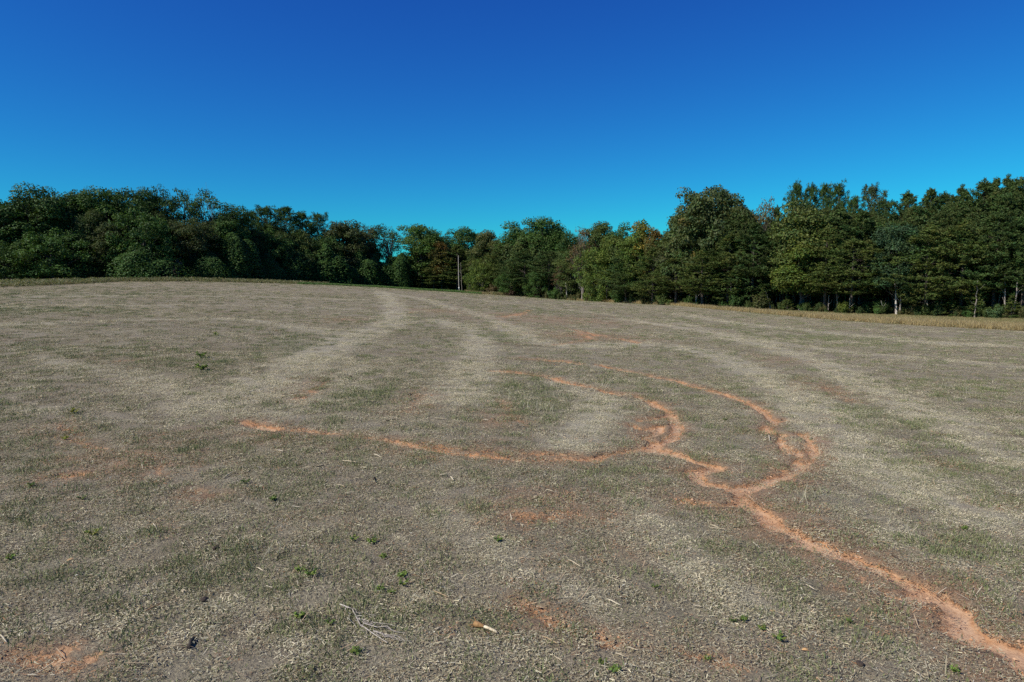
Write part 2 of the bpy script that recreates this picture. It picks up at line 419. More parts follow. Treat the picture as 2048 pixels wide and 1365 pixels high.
def ground_material():
    m, n, l = new_mat('stubble_field')
    t = NT(n, l)
    pos = n.new('ShaderNodeTexCoord').outputs['Object']
    f1 = t.noise(pos, 22.0, 6, .7)          # litter-sized speckle
    f2 = t.noise(pos, 5.5, 5, .6)
    f3 = t.noise(pos, .9, 4, .6)
    f4 = t.noise(pos, .12, 3, .5)
    streak = t.noise(t.mapping(pos, (.035, .55, 1), (0, 0, R(3))), 1.0, 4, .6)   # mowing lines along the contour
    streak2 = t.noise(t.mapping(pos, (.09, 1.6, 1), (0, 0, R(-6))), 1.0, 3, .6)
    tan, grey, brown = (.345, .295, .195), (.275, .240, .165), (.22, .165, .105)
    c = t.mix(t.rng(f2, .35, .65), tan, grey)
    c = t.mix(t.rng(f3, .45, .75, 0, .75), c, brown)
    gl = t.math('ADD', t.math('MULTIPLY', t.attr('green').outputs['Fac'], .9), t.math('MULTIPLY', t.math('SUBTRACT', f3, .5), .9))
    c = t.mix(t.rng(gl, .10, .75, 0, .5), c, (.19, .20, .10))
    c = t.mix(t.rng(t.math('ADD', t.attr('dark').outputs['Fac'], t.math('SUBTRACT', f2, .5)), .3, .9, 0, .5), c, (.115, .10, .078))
    c = t.mix(t.rng(t.math('ADD', t.attr('swath').outputs['Fac'], t.math('MULTIPLY', t.math('SUBTRACT', f3, .5), .5)), .15, .85, 0, .8), c, (.48, .43, .31))
    c = t.mix(t.rng(streak, .38, .66, 0, .45), c, (.33, .285, .215))
    c = t.mix(t.rng(streak2, .50, .72, 0, .35), c, (.18, .165, .11))
    c = t.mix(t.rng(f4, .45, .75, 0, .35), c, (.22, .155, .105))
    c = t.mix(t.rng(f1, .28, .72, .55, 0), c, (.06, .052, .042))
    c = t.mix(t.rng(f1, .58, .82, 0, .6), c, (.42, .37, .28))
    c = t.mix(1.0, c, (1.07, 1.08, 1.04), 'MULTIPLY')
    c = t.mix(t.rng(t.math('ADD', t.attr('stain').outputs['Fac'], t.math('SUBTRACT', f2, .5)), .1, .8, 0, .75), c, (.33, .185, .10))
    sn = t.math('ADD', t.math('MULTIPLY', t.math('SUBTRACT', f2, .5), 1.3), t.math('MULTIPLY', t.math('SUBTRACT', f1, .5), 1.0))
    sm = t.rng(t.math('ADD', t.attr('soil').outputs['Fac'], sn), .40, .62)
    sm = t.math('MULTIPLY', sm, t.rng(t.attr('soil').outputs['Fac'], .2, .75, .45, 1.0))
    clay = t.mix(t.rng(f2, .3, .7), (.40, .195, .085), (.52, .32, .175))
    clay = t.mix(t.rng(f3, .4, .7, 0, .6), clay, (.44, .205, .082))
    clay = t.mix(t.math('MULTIPLY', t.rng(t.attr('soil').outputs['Fac'], .75, 1.0), t.rng(f3, .3, .6, .2, .9)), clay, (.58, .39, .24))
    clay = t.mix(t.rng(f1, .3, .6, .4, 0), clay, (.25, .11, .055))
    c = t.mix(sm, c, clay)
    b = n.new('ShaderNodeBsdfPrincipled')
    l.new(c, b.inputs['Base Color']); b.inputs['Roughness'].default_value = .95
    b.inputs['Specular IOR Level'].default_value = .1
    bp = n.new('ShaderNodeBump'); bp.inputs['Strength'].default_value = .9; bp.inputs['Distance'].default_value = .05
    hgt = t.math('MULTIPLY', t.math('ADD', f1, t.math('MULTIPLY', f2, .8)), t.math('SUBTRACT', 1.0, t.math('MULTIPLY', sm, .65)))
    l.new(hgt, bp.inputs['Height']); l.new(bp.outputs[0], b.inputs['Normal'])
    o = n.new('ShaderNodeOutputMaterial'); l.new(b.outputs[0], o.inputs[0])
    return m

def leaf_material(name, transl=.25, rough=.55, spec=.3, rnd=.35):
    """colour = per-leaf attribute x the object's own colour, with a little of the light coming through"""
    m, n, l = new_mat(name); t = NT(n, l)
    oi = n.new('ShaderNodeObjectInfo')
    c = t.mix(1.0, t.attr('col').outputs['Color'], oi.outputs['Color'], 'MULTIPLY')
    nz = t.noise(n.new('ShaderNodeTexCoord').outputs['Object'], .6, 3, .6)
    c = t.mix(rnd, c, t.mix(1.0, c, t.mix(t.rng(nz, .35, .65), (.45, .55, .4), (1.5, 1.35, 1.0)), 'MULTIPLY'))
    b = n.new('ShaderNodeBsdfPrincipled'); l.new(c, b.inputs['Base Color'])
    b.inputs['Roughness'].default_value = rough; b.inputs['Specular IOR Level'].default_value = spec
    tr = n.new('ShaderNodeBsdfTranslucent')
    l.new(t.mix(1.0, c, (1.3, 1.35, .6), 'MULTIPLY'), tr.inputs['Color'])
    mx = n.new('ShaderNodeMixShader'); mx.inputs[0].default_value = transl
    l.new(b.outputs[0], mx.inputs[1]); l.new(tr.outputs[0], mx.inputs[2])
    o = n.new('ShaderNodeOutputMaterial'); l.new(mx.outputs[0], o.inputs[0])
    return m

def bark_material(name, c1, c2, scale=6):
    m, n, l = new_mat(name); t = NT(n, l)
    pos = n.new('ShaderNodeTexCoord').outputs['Object']
    nz = t.noise(t.mapping(pos, (4, 4, .6)), scale, 5, .65)
    oi = n.new('ShaderNodeObjectInfo')
    c = t.mix(1.0, t.mix(t.rng(nz, .35, .65), c1, c2), oi.outputs['Color'], 'MULTIPLY')
    b = n.new('ShaderNodeBsdfPrincipled'); l.new(c, b.inputs['Base Color']); b.inputs['Roughness'].default_value = .9
    bp = n.new('ShaderNodeBump'); bp.inputs['Strength'].default_value = .7; bp.inputs['Distance'].default_value = .03
    l.new(nz, bp.inputs['Height']); l.new(bp.outputs[0], b.inputs['Normal'])
    o = n.new('ShaderNodeOutputMaterial'); l.new(b.outputs[0], o.inputs[0])
    return m

def plain_material(name, c1, c2, scale=30, rough=.8):
    m, n, l = new_mat(name); t = NT(n, l)
    nz = t.noise(n.new('ShaderNodeTexCoord').outputs['Object'], scale, 4, .6)
    b = n.new('ShaderNodeBsdfPrincipled'); l.new(t.mix(t.rng(nz, .3, .7), c1, c2), b.inputs['Base Color']); b.inputs['Roughness'].default_value = rough
    o = n.new('ShaderNodeOutputMaterial'); l.new(b.outputs[0], o.inputs[0])
    return m

M_GROUND = ground_material()
M_LEAF = leaf_material('broad_leaf', .22, .6, .15)
M_NEEDLE = leaf_material('pine_needle', .12, .65, .15)
M_STRAW = leaf_material('dry_straw', .10, .75, .2, .2)
M_GRASS = leaf_material('grass_blade', .25, .6, .25, .2)
M_BARK = bark_material('grey_bark', (.06, .05, .042), (.15, .13, .115))
M_PBARK = bark_material('pine_bark', (.05, .038, .03), (.12, .095, .075))
M_PALE = bark_material('bleached_wood', (.36, .32, .27), (.62, .57, .50))
M_STALK = bark_material('dry_stalk', (.50, .41, .27), (.74, .65, .48), 12)
M_DARKWOOD = bark_material('weathered_wood', (.035, .03, .025), (.11, .09, .07), 10)

# ------------------------------------------------------------------ the ground
ny, nx = XX.shape
gv = np.stack([XX, YY, ZZ], -1).reshape(-1, 3)
ii = (np.arange(ny - 1)[:, None] * nx + np.arange(nx - 1)[None, :]).ravel()
gf = np.stack([ii, ii + 1, ii + nx + 1, ii + nx], 1)
gme = make_mesh('ground', gv, gf, M_GROUND, smooth=True)
for nm, arr in (('soil', soil), ('stain', stain), ('swath', swath), ('green', green), ('dark', dark)):
    a = gme.attributes.new(nm, 'FLOAT', 'POINT'); a.data.foreach_set('value', arr.astype(np.float32).ravel())
ground = link_mesh('ground', gme); tag(ground, kind='structure')

# ------------------------------------------------------------------ scattered stuff
def scatter(name, pts, rot, scl, vid, variants, label=None, cat=None):
    """one object of countless small pieces: variants instanced on points"""
    coll = bpy.data.collections.new(name + '_kinds')
    for k, me in enumerate(variants):
        coll.objects.link(bpy.data.objects.new('%s_kind_%02d' % (name, k), me))
    me = bpy.data.meshes.new(name)
    me.vertices.add(len(pts)); me.vertices.foreach_set('co', np.asarray(pts, np.float32).ravel())
    for an, ty, key, arr in (('rot', 'FLOAT_VECTOR', 'vector', rot), ('scl', 'FLOAT_VECTOR', 'vector', scl), ('vid', 'INT', 'value', vid)):
        a = me.attributes.new(an, ty, 'POINT')
        a.data.foreach_set(key, np.asarray(arr, np.int32 if ty == 'INT' else np.float32).ravel())
    o = link_mesh(name, me)
    g = bpy.data.node_groups.new(name, 'GeometryNodeTree')
    g.interface.new_socket('Geometry', in_out='INPUT', socket_type='NodeSocketGeometry')
    g.interface.new_socket('Geometry', in_out='OUTPUT', socket_type='NodeSocketGeometry')
    N, L = g.nodes, g.links
    gi, go = N.new('NodeGroupInput'), N.new('NodeGroupOutput')
    ip = N.new('GeometryNodeInstanceOnPoints'); ci = N.new('GeometryNodeCollectionInfo')
    ci.inputs['Collection'].default_value = coll
    ci.inputs['Separate Children'].default_value = True; ci.inputs['Reset Children'].default_value = True
    ip.inputs['Pick Instance'].default_value = True
    def named(an, ty):
        q = N.new('GeometryNodeInputNamedAttribute'); q.data_type = ty; q.inputs['Name'].default_value = an
        return q.outputs['Attribute']
    er = N.new('FunctionNodeEulerToRotation')
    L.new(named('rot', 'FLOAT_VECTOR'), er.inputs[0]); L.new(er.outputs[0], ip.inputs['Rotation'])
    L.new(named('scl', 'FLOAT_VECTOR'), ip.inputs['Scale']); L.new(named('vid', 'INT'), ip.inputs['Instance Index'])
    L.new(gi.outputs[0], ip.inputs['Points']); L.new(ci.outputs[0], ip.inputs['Instance']); L.new(ip.outputs[0], go.inputs[0])
    md = o.modifiers.new('scatter', 'NODES'); md.node_group = g
    tag(o, label, cat, kind='stuff')
    return o

def litter_mesh(name, n, rad, pal, lmin, lmax, wmin, wmax, lift, tilt, mat, blades=0, bpal=None, bh=(.03, .07)):
    r = np.random.default_rng(abs(hash(name)) % 1000 if False else sum(map(ord, name)))
    A = Acc()
    rr = rad * np.sqrt(r.random(n)); th = r.random(n) * 2 * np.pi
    p = np.stack([rr * np.cos(th), rr * np.sin(th), .004 + r.random(n) ** 2 * lift], 1)
    nr = np.stack([r.normal(0, tilt, n), r.normal(0, tilt, n), np.ones(n)], 1)
    al = rand_dirs(n, r); al[:, 2] *= .25
    L = lmin + (lmax - lmin) * r.random(n) ** 2
    v, f = cards(p, nr, al, L, wmin + (wmax - wmin) * r.random(n), 'rect')
    pal = np.array(pal); c = pal[r.integers(0, len(pal), n)] * (.7 + .6 * r.random((n, 1)))
    c = c * np.array((1.07, 1.075, 1.06))
    c[r.random(n) < .012] = (.70, .66, .55)
    A.add(v, f, np.repeat(c, 4, 0))
    if blades:
        rr = rad * np.sqrt(r.random(blades)); th = r.random(blades) * 2 * np.pi
        h = bh[0] + (bh[1] - bh[0]) * r.random(blades)
        lean = r.normal(0, .45, (blades, 2))
        al = np.c_[lean, np.ones(blades)]; al = unit(al)
        p = np.stack([rr * np.cos(th), rr * np.sin(th), np.zeros(blades)], 1) + al * h[:, None] * .5
        nr = rand_dirs(blades, r); nr[:, 2] *= .3
        v, f = cards(p, nr, al, h, .006 + .006 * r.random(blades), 'diamond')
        bpal = np.array(bpal); c = bpal[r.integers(0, len(bpal), blades)] * (.7 + .6 * r.random((blades, 1)))
        A.add(v, f, np.repeat(c, 4, 0))
    return A.mesh(name, mat)

STRAWS = [(.44, .385, .255), (.39, .345, .235), (.32, .295, .22), (.235, .195, .135), (.32, .24, .155), (.14, .118, .085), (.41, .37, .26), (.51, .46, .32)]
GREENS = [(.17, .195, .085), (.20, .22, .10), (.145, .18, .085), (.235, .24, .12)]
straw_k = [litter_mesh('straw_a%d' % k, 150, .23, STRAWS, .012, .058, .003, .0085, .03, .35, M_STRAW, 10, GREENS) for k in range(4)]
pale_k = [litter_mesh('straw_b%d' % k, 160, .23, [(.56, .50, .355), (.50, .45, .315), (.42, .38, .265), (.52, .465, .335)], .012, .060, .003, .0085, .03, .35, M_STRAW, 4, GREENS) for k in range(3)]
green_k = [litter_mesh('straw_c%d' % k, 100, .23, STRAWS[2:7] + GREENS, .012, .055, .003, .008, .03, .4, M_STRAW, 60, GREENS, (.04, .10)) for k in range(3)]
brown_k = [litter_mesh('straw_d%d' % k, 120, .23, [STRAWS[3], STRAWS[5], STRAWS[4], (.10, .082, .066), (.30, .165, .09), STRAWS[2]], .012, .058, .003, .0085, .03, .4, M_STRAW, 8, GREENS) for k in range(3)]
stub_k = []
for k in range(2):      # standing bleached stubble stems
    r = np.random.default_rng(50 + k); A = Acc()
    for i in range(7):
        b = np.r_[r.normal(0, .12, 2), 0]; tip = b + np.r_[r.normal(0, .05, 2), .08 + .13 * r.random()]
        v, f = tube([b, (b + tip) / 2 + np.r_[r.normal(0, .008, 2), 0], tip], [.005, .004, .003], 3); A.add(v, f, np.array((.58, .52, .38)) * (.7 + .5 * r.random()))
    stub_k.append(A.mesh('stubble_%d' % k, M_STRAW))
strand_k = [litter_mesh('strands_%d' % k, 7, .3, [(.55, .49, .35), (.46, .39, .27), (.62, .56, .43), (.33, .25, .17), (.20, .165, .13)], .09, .30, .004, .010, .05, .3, M_STRAW) for k in range(4)]
rust_k = [litter_mesh('rust_%d' % k, 100, .23, [(.40, .23, .13), (.34, .185, .10), (.30, .21, .14), (.42, .30, .19), (.36, .30, .20), (.17, .12, .08)], .012, .055, .003, .009, .03, .4, M_STRAW, 4, GREENS) for k in range(3)]
KINDS = straw_k + pale_k + green_k + brown_k + stub_k + strand_k + rust_k
NK = np.cumsum([0, 4, 3, 3, 3, 2, 4, 3])

def fan_points(d0, d1, dens):
    """points on the field between two distances, a margin wider than the view"""
    hw = .92
    n = int(dens * hw * (d1 ** 2 - d0 ** 2) + dens * 2 * 4 * (d1 - d0))
    y = np.sqrt(d0 ** 2 + (d1 ** 2 - d0 ** 2) * rng.random(n)); x = (2 * rng.random(n) - 1) * (hw * y + 4)
    return x, y

def edge_py(px):   # lower edge of the grass margins in the photograph
    return np.interp(px, [-400, 0, 130, 250, 400, 560, 650, 760, 850, 920, 1000, 1180, 1300, 1420, 1560, 1700, 1850, 2048, 2400], [588, 576, 571, 564, 564, 568, 570, 575, 581, 585, 591, 599, 607, 618, 631, 643, 652, 662, 682])

lx, ly, ls = [], [], []
for d0, d1, dens, sc in ((4.5, 16, 38, 1.0), (16, 30, 21, 1.15), (30, 55, 7.5, 1.4), (55, 95, 2.6, 1.9), (95, 185, .8, 2.6)):
    x, y = fan_points(d0, d1, dens)
    lx.append(x); ly.append(y); ls.append(np.full(len(x), sc))
lx, ly, ls = map(np.concatenate, (lx, ly, ls))
lz = gz(lx, ly)
ppx = 1024 + FPX * lx / ly; ppy = HORIZON + FPX * (CAM_H - lz) / ly
so, sw, gr, dk = (bil(q, lx, ly) for q in (soil, swath, green, dark))
so = so + fbm(lx / .35, ly / .35, 71, 3) * .8
keep = (ppy > edge_py(ppx) - 1) & (rng.random(len(lx)) > sstep(.30, .70, so) * .97)
lx, ly, lz, ls, sw, gr, dk, so = (q[keep] for q in (lx, ly, lz, ls, sw, gr, dk, so))
n = len(lx)
pn = fbm(lx / 3.0, ly / 3.0, 55, 3); pn2 = fbm(lx / 1.3, ly / 1.3, 65, 3)
u = rng.random(n)
stk = fbm(lx / 34.0 + ly * .004, ly / 1.3, 33, 3) * (1 + .5 * sstep(25, 60, ly)) + fbm(lx / 14.0, (ly + .12 * lx) / .9, 37, 2) * .7
p_pale = np.clip(sw * 1.0 + pn * .45 + stk * 1.2, .02, .97); p_green = np.clip(.15 + gr * .50 + pn2 * .32 + pn * .2 - sw * .2, .04, .75) ; p_brown = np.clip(.16 + dk * .7 + fbm(lx / 2.2, ly / 2.2, 85, 3) * .9, .02, .8)
p_stub = .004 + .10 * np.exp(-(((lx - 1.6) / 2.5) ** 2 + ((ly - 23) / 5.5) ** 2))
fam = np.where(u < p_stub, 4, 0)
u2 = rng.random(n); fam = np.where((fam == 0) & (u2 < p_green), 2, fam)
u2 = rng.random(n); fam = np.where((fam == 0) & (u2 < p_pale), 1, fam)
u2 = rng.random(n); fam = np.where((fam == 0) & (u2 < p_brown), 3, fam)
st_ = bil(stain, lx, ly); fam = np.where(rng.random(n) < np.clip(st_ * 1.0 + fbm(lx / .8, ly / .8, 105, 3) * .5 - .05, 0, .85), 6, fam)
fam = np.where((rng.random(n) < .045 + .05 * (fbm(lx / 1.7, ly / 1.7, 95, 2) > .1)) & (ly < 40), 5, fam)
vid = NK[fam] + (rng.random(n) * (NK[fam + 1] - NK[fam])).astype(int)
s = ls * (.75 + .6 * rng.random(n))
zs = np.where(ls > 1.2, 1.0 / np.sqrt(ls), 1.0)
scatter('straw_litter', np.stack([lx, ly, lz - .004], 1), np.stack([rng.normal(0, .05, n), rng.normal(0, .05, n), rng.random(n) * 6.28], 1),
        np.stack([s, s, s * zs * (.4 + .9 * rng.random(n) ** 1.5)], 1), vid, KINDS, 'grey tan straw litter and short grass covering the field', 'straw litter')
print('litter', n)

# ------------------------------------------------------------------ grass margins
def tuft(name, nb, h0, h1, rad, pal, w=(.012, .03), lean=.25, seed=0, mat=None, leafy=0):
    r = np.random.default_rng(seed); A = Acc()
    th = r.random(nb) * 6.28; rr = rad * np.sqrt(r.random(nb))
    base = np.stack([rr * np.cos(th), rr * np.sin(th), np.zeros(nb)], 1)
    al = unit(np.c_[r.normal(0, lean, (nb, 2)), np.ones(nb)]); h = h0 + (h1 - h0) * r.random(nb)
    nr = rand_dirs(nb, r); nr[:, 2] *= .2
    v, f = cards(base + al * h[:, None] * .5, nr, al, h, w[0] + (w[1] - w[0]) * r.random(nb), 'diamond')
    pal = np.array(pal); c = pal[r.integers(0, len(pal), nb)] * (.75 + .5 * r.random((nb, 1)))
    A.add(v, f, np.repeat(c, 4, 0))
    if leafy:
        p = np.stack([r.normal(0, rad * .7, leafy), r.normal(0, rad * .7, leafy), h1 * (.15 + .75 * r.random(leafy))], 1)
        nr = unit(rand_dirs(leafy, r) + np.array([0, 0, .8]))
        v, f = cards(p, nr, rand_dirs(leafy, r), .14 + .12 * r.random(leafy), .09 + .08 * r.random(leafy))
        c = pal[r.integers(0, len(pal), leafy)] * (.75 + .5 * r.random((leafy, 1)))
        A.add(v, f, np.repeat(c, 4, 0))
    return A.mesh(name, mat or M_GRASS)

GOLD = [(.48, .37, .17), (.44, .345, .18), (.34, .265, .135), (.50, .41, .23), (.23, .165, .095)]
OLIVE = [(.27, .25, .11), (.21, .22, .09), (.31, .26, .13)]
WEED = [(.11, .14, .05), (.14, .16, .06), (.18, .18, .085), (.25, .21, .12)]
KUD = [(.10, .18, .045), (.12, .20, .055), (.085, .15, .04)]
def band(name, pxa, pxb, n, kinds, fr, hs, label, cat, noise=.0, p=1.0):
    px = pxa + (pxb - pxa) * rng.random(n)
    uu = (px - 1024) / FPX
    pxs = np.linspace(pxa, pxb, 80)
    Dn = np.array([at(q, edge_py(q))[1] for q in pxs]); Dn = np.minimum(Dn, d_line(pxs) - 1.5)
    d_n = np.interp(px, pxs, Dn); d_f = d_line(px) + 3
    t = fr[0] + (fr[1] - fr[0]) * rng.random(n) ** p
    D = d_n + (d_f - d_n) * t + rng.normal(0, .35, n)
    x, y = uu * D, D
    k = rng.integers(0, len(kinds), n)
    s = (hs[0] + (hs[1] - hs[0]) * rng.random(n)) * (1 + noise * 3 * fbm(x / 2.5, y / 2.5, 12, 2))
    scatter(name, np.stack([x, y, gz(x, y) - .02], 1), np.c_[rng.normal(0, .06, (n, 2)), rng.random(n) * 6.28], np.stack([1.1 * np.ones(n), 1.1 * np.ones(n), s], 1), k, kinds, label, cat)
gold_k = [tuft('gold_%d' % k, 34, .45, .95, .30, GOLD, seed=k) for k in range(4)] + [tuft('gold_%d' % 5, 30, .4, .8, .3, GOLD[2:] + OLIVE, seed=5)]
olive_k = [tuft('olive_%d' % k, 40, .12, .28, .35, OLIVE + GOLD[2:3], seed=20 + k) for k in range(3)]
weed_k = [tuft('weed_%d' % k, 22, .3, .75, .3, WEED, seed=30 + k, leafy=26) for k in range(4)] + [tuft('weed_9', 36, .4, .8, .3, [(.30, .25, .14), (.22, .2, .1), (.36, .29, .18)], seed=39)]
kud_k = [tuft('kud_%d' % k, 4, .1, .3, .4, KUD, seed=40 + k, leafy=60) for k in range(3)]
band('golden_grass', 1130, 2500, 6500, gold_k, (0, .22), (.5, .9), 'tall dry golden grass along the edge of the right woods', 'grass', .25, 1.2)
band('mown_grass', 1130, 2500, 9000, olive_k, (.2, 1.05), (.7, 1.2), 'low olive and tan grass between golden grass and pine trunks', 'grass')
band('margin_weeds', -500, 660, 5200, weed_k, (0, .8), (.6, 1.15), 'green and straw coloured weeds in front of the dark left woods', 'weeds', .3)
band('creeping_vine', 600, 960, 3200, kud_k, (-.35, .8), (.8, 1.6), 'low deep green creeping vine carpet before the centre woods', 'ground cover')
band('margin_brush', 930, 1160, 1300, weed_k + gold_k[:2], (0, .9), (.6, 1.2), 'mixed tan and green brush at the foot of the centre woods', 'weeds', .3)

# crumbs of clay and half-buried debris in the washed channels
crumb_k = []
for k in range(3):
    r = np.random.default_rng(90 + k); A = Acc()
    for i in range(9):
        c0 = np.r_[r.normal(0, .07, 2), .004]; s0 = .006 + .013 * r.random() ** 2
        v = np.array([[1, 0, 0], [0, 1, 0], [-1, 0, 0], [0, -1, 0], [0, 0, .8], [0, 0, -.6]]) * s0 * (.7 + .6 * r.random((6, 3))) + c0
        f = np.array([[0, 1, 4], [1, 2, 4], [2, 3, 4], [3, 0, 4]]); f = np.c_[f, f[:, 2]]
        fq = np.array([[0, 1, 4, 4]])
        vv = np.concatenate([v[[0, 1, 4]], v[[1, 2, 4]], v[[2, 3, 4]], v[[3, 0, 4]]]); vv = np.insert(vv, [3, 6, 9, 12], (vv[[1, 4, 7, 10]] + vv[[2, 5, 8, 11]]) / 2 * .999 + .001 * vv[[2, 5, 8, 11]], axis=0)
        order = np.concatenate([[4 * q, 4 * q + 1, 4 * q + 3, 4 * q + 2] for q in range(4)]).reshape(-1, 4)
        A.add(vv, order, np.array([(.48, .25, .13), (.40, .19, .09), (.55, .35, .22)][r.integers(3)]) * (.7 + .5 * r.random()))
    crumb_k.append(A.mesh('crumb_%d' % k, M_STRAW))
x, y = fan_points(5, 45, 14); so_ = bil(soil, x, y); kp = (so_ > .35) & (rng.random(len(x)) < np.clip(20 / y, .1, 1)); x, y = x[kp], y[kp]; n = len(x)
s = .7 + 1.1 * rng.random(n)
scatter('clay_crumbs', np.stack([x, y, gz(x, y)], 1), np.c_[np.zeros((n, 2)), rng.random(n) * 6.28], np.stack([s, s, s], 1), rng.integers(0, 3, n), crumb_k, 'small crumbs of orange clay in the washed channels', 'clay crumbs')

# ------------------------------------------------------------------ tree makers (nominal size 15 m tall, 9 m wide; unique meshes are shared by copies)
NH, NW = 15.0, 9.0
def leafcol(n, r, base=(1, 1, 1), jit=.35, hue=.12):
    c = np.ones((n, 3)) * np.array(base)
    c *= (1 - jit / 2 + jit * r.random((n, 1)))
    c[:, 0] *= 1 + hue * r.normal(size=n); c[:, 2] *= 1 + hue * r.normal(size=n)
    return np.clip(c, .05, 3)

def broadleaf(name, seed, cb=.14, n_cl=80, per=130, leaf=(.26, .46), cl_r=(.75, 1.5), inner=.45, flat=1.0, lean=0.0, bare=0, tipcol=None, sparse=False, box=1.0):
    r = np.random.default_rng(seed)
    Rr = NW / 2 - .55
    zc = NH * (1 + cb) / 2 - .3; a = NH * (1 - cb) / 2 - .5
    d = rand_dirs(n_cl, r)
    d = np.sign(d) * np.abs(d) ** box
    d[:, 2] = np.where(d[:, 2] < -.85, -d[:, 2] * r.random(n_cl), d[:, 2])
    d = unit(d) if box == 1.0 else d
    lob = .74 + .42 * vnoise(d[:, 0] * 1.6 + 5, d[:, 1] * 1.6 + d[:, 2] * 2.3 + 9, seed)
    rad = (inner + (1 - inner) * r.random(n_cl) ** .6) * lob
    C = np.stack([d[:, 0] * Rr * rad, d[:, 1] * Rr * rad, zc + d[:, 2] * a * rad * flat], 1)
    C[:, 0] += lean * (C[:, 2] / NH) ** 2
    k = np.argmax(C[:, 2]); C[:, 2] *= (NH - .8) / C[k, 2]
    cr = cl_r[0] + (cl_r[1] - cl_r[0]) * r.random(n_cl)
    A = Acc()
    for i in range(n_cl):
        m = int(per * (cr[i] / 1.1) ** 2)
        q = rand_dirs(m, r); q[:, 2] = np.where(q[:, 2] < -.2, q[:, 2] * .4, q[:, 2]); q = unit(q)
        rr_ = cr[i] * (.55 + .55 * r.random((m, 1)) ** .7)
        lump = .8 + .45 * vnoise(q[:, :1] * 2.2 + i, q[:, 1:2] * 2.2 + q[:, 2:] * 2, seed + i)
        p = C[i] + q * rr_ * lump * np.array([1.1, 1.1, .8])
        nr = q * .8 + np.array([0, 0, .45]) + r.normal(0, .55, (m, 3))
        L = leaf[0] + (leaf[1] - leaf[0]) * r.random(m)
        v, f = cards(p, nr, rand_dirs(m, r), L, L * (.62 + .2 * r.random(m)))
        tone = .82 + .36 * r.random()
        base = np.array([tone * (1 + .06 * r.normal()), tone, tone * (1 + .08 * r.normal())])
        if tipcol is not None and r.random() < tipcol[3] * (.3 + 1.2 * C[i, 2] / NH): base = base * np.array(tipcol[:3])
        A.add(v, f, np.repeat(leafcol(m, r, base), 4, 0))
    crown = A.mesh(name + '_crown', M_LEAF)
    T = Acc()
    th = NH * (.55 if not sparse else .7)
    path = np.stack([np.linspace(0, lean * .3, 7) + np.r_[0, r.normal(0, .08, 6)], np.r_[0, r.normal(0, .08, 6)], np.linspace(-.4, th, 7)], 1)
    v, f = tube(path, np.linspace(.27, .11, 7), 7); T.add(v, f)
    for i in r.permutation(n_cl)[:(26 if not sparse else n_cl)]:
        z0 = np.clip(C[i, 2] * (.35 + .25 * r.random()), NH * .08, th * .97)
        b = np.array([np.interp(z0, path[:, 2], path[:, 0]), np.interp(z0, path[:, 2], path[:, 1]), z0])
        mid = b * .45 + C[i] * .55 + r.normal(0, .25, 3) + np.array([0, 0, -.2])
        v, f = tube([b, (b + mid) / 2 + r.normal(0, .12, 3), mid, C[i]], [.085, .065, .045, .02], 4); T.add(v, f)
        for _ in range(bare):
            e = C[i] + r.normal(0, .9, 3) + np.array([0, 0, .4])
            v, f = tube([mid, (mid + e) / 2 + r.normal(0, .12, 3), e], [.035, .024, .008], 3); T.add(v, f)
    return T.mesh(name + '_trunk', M_BARK, True), crown

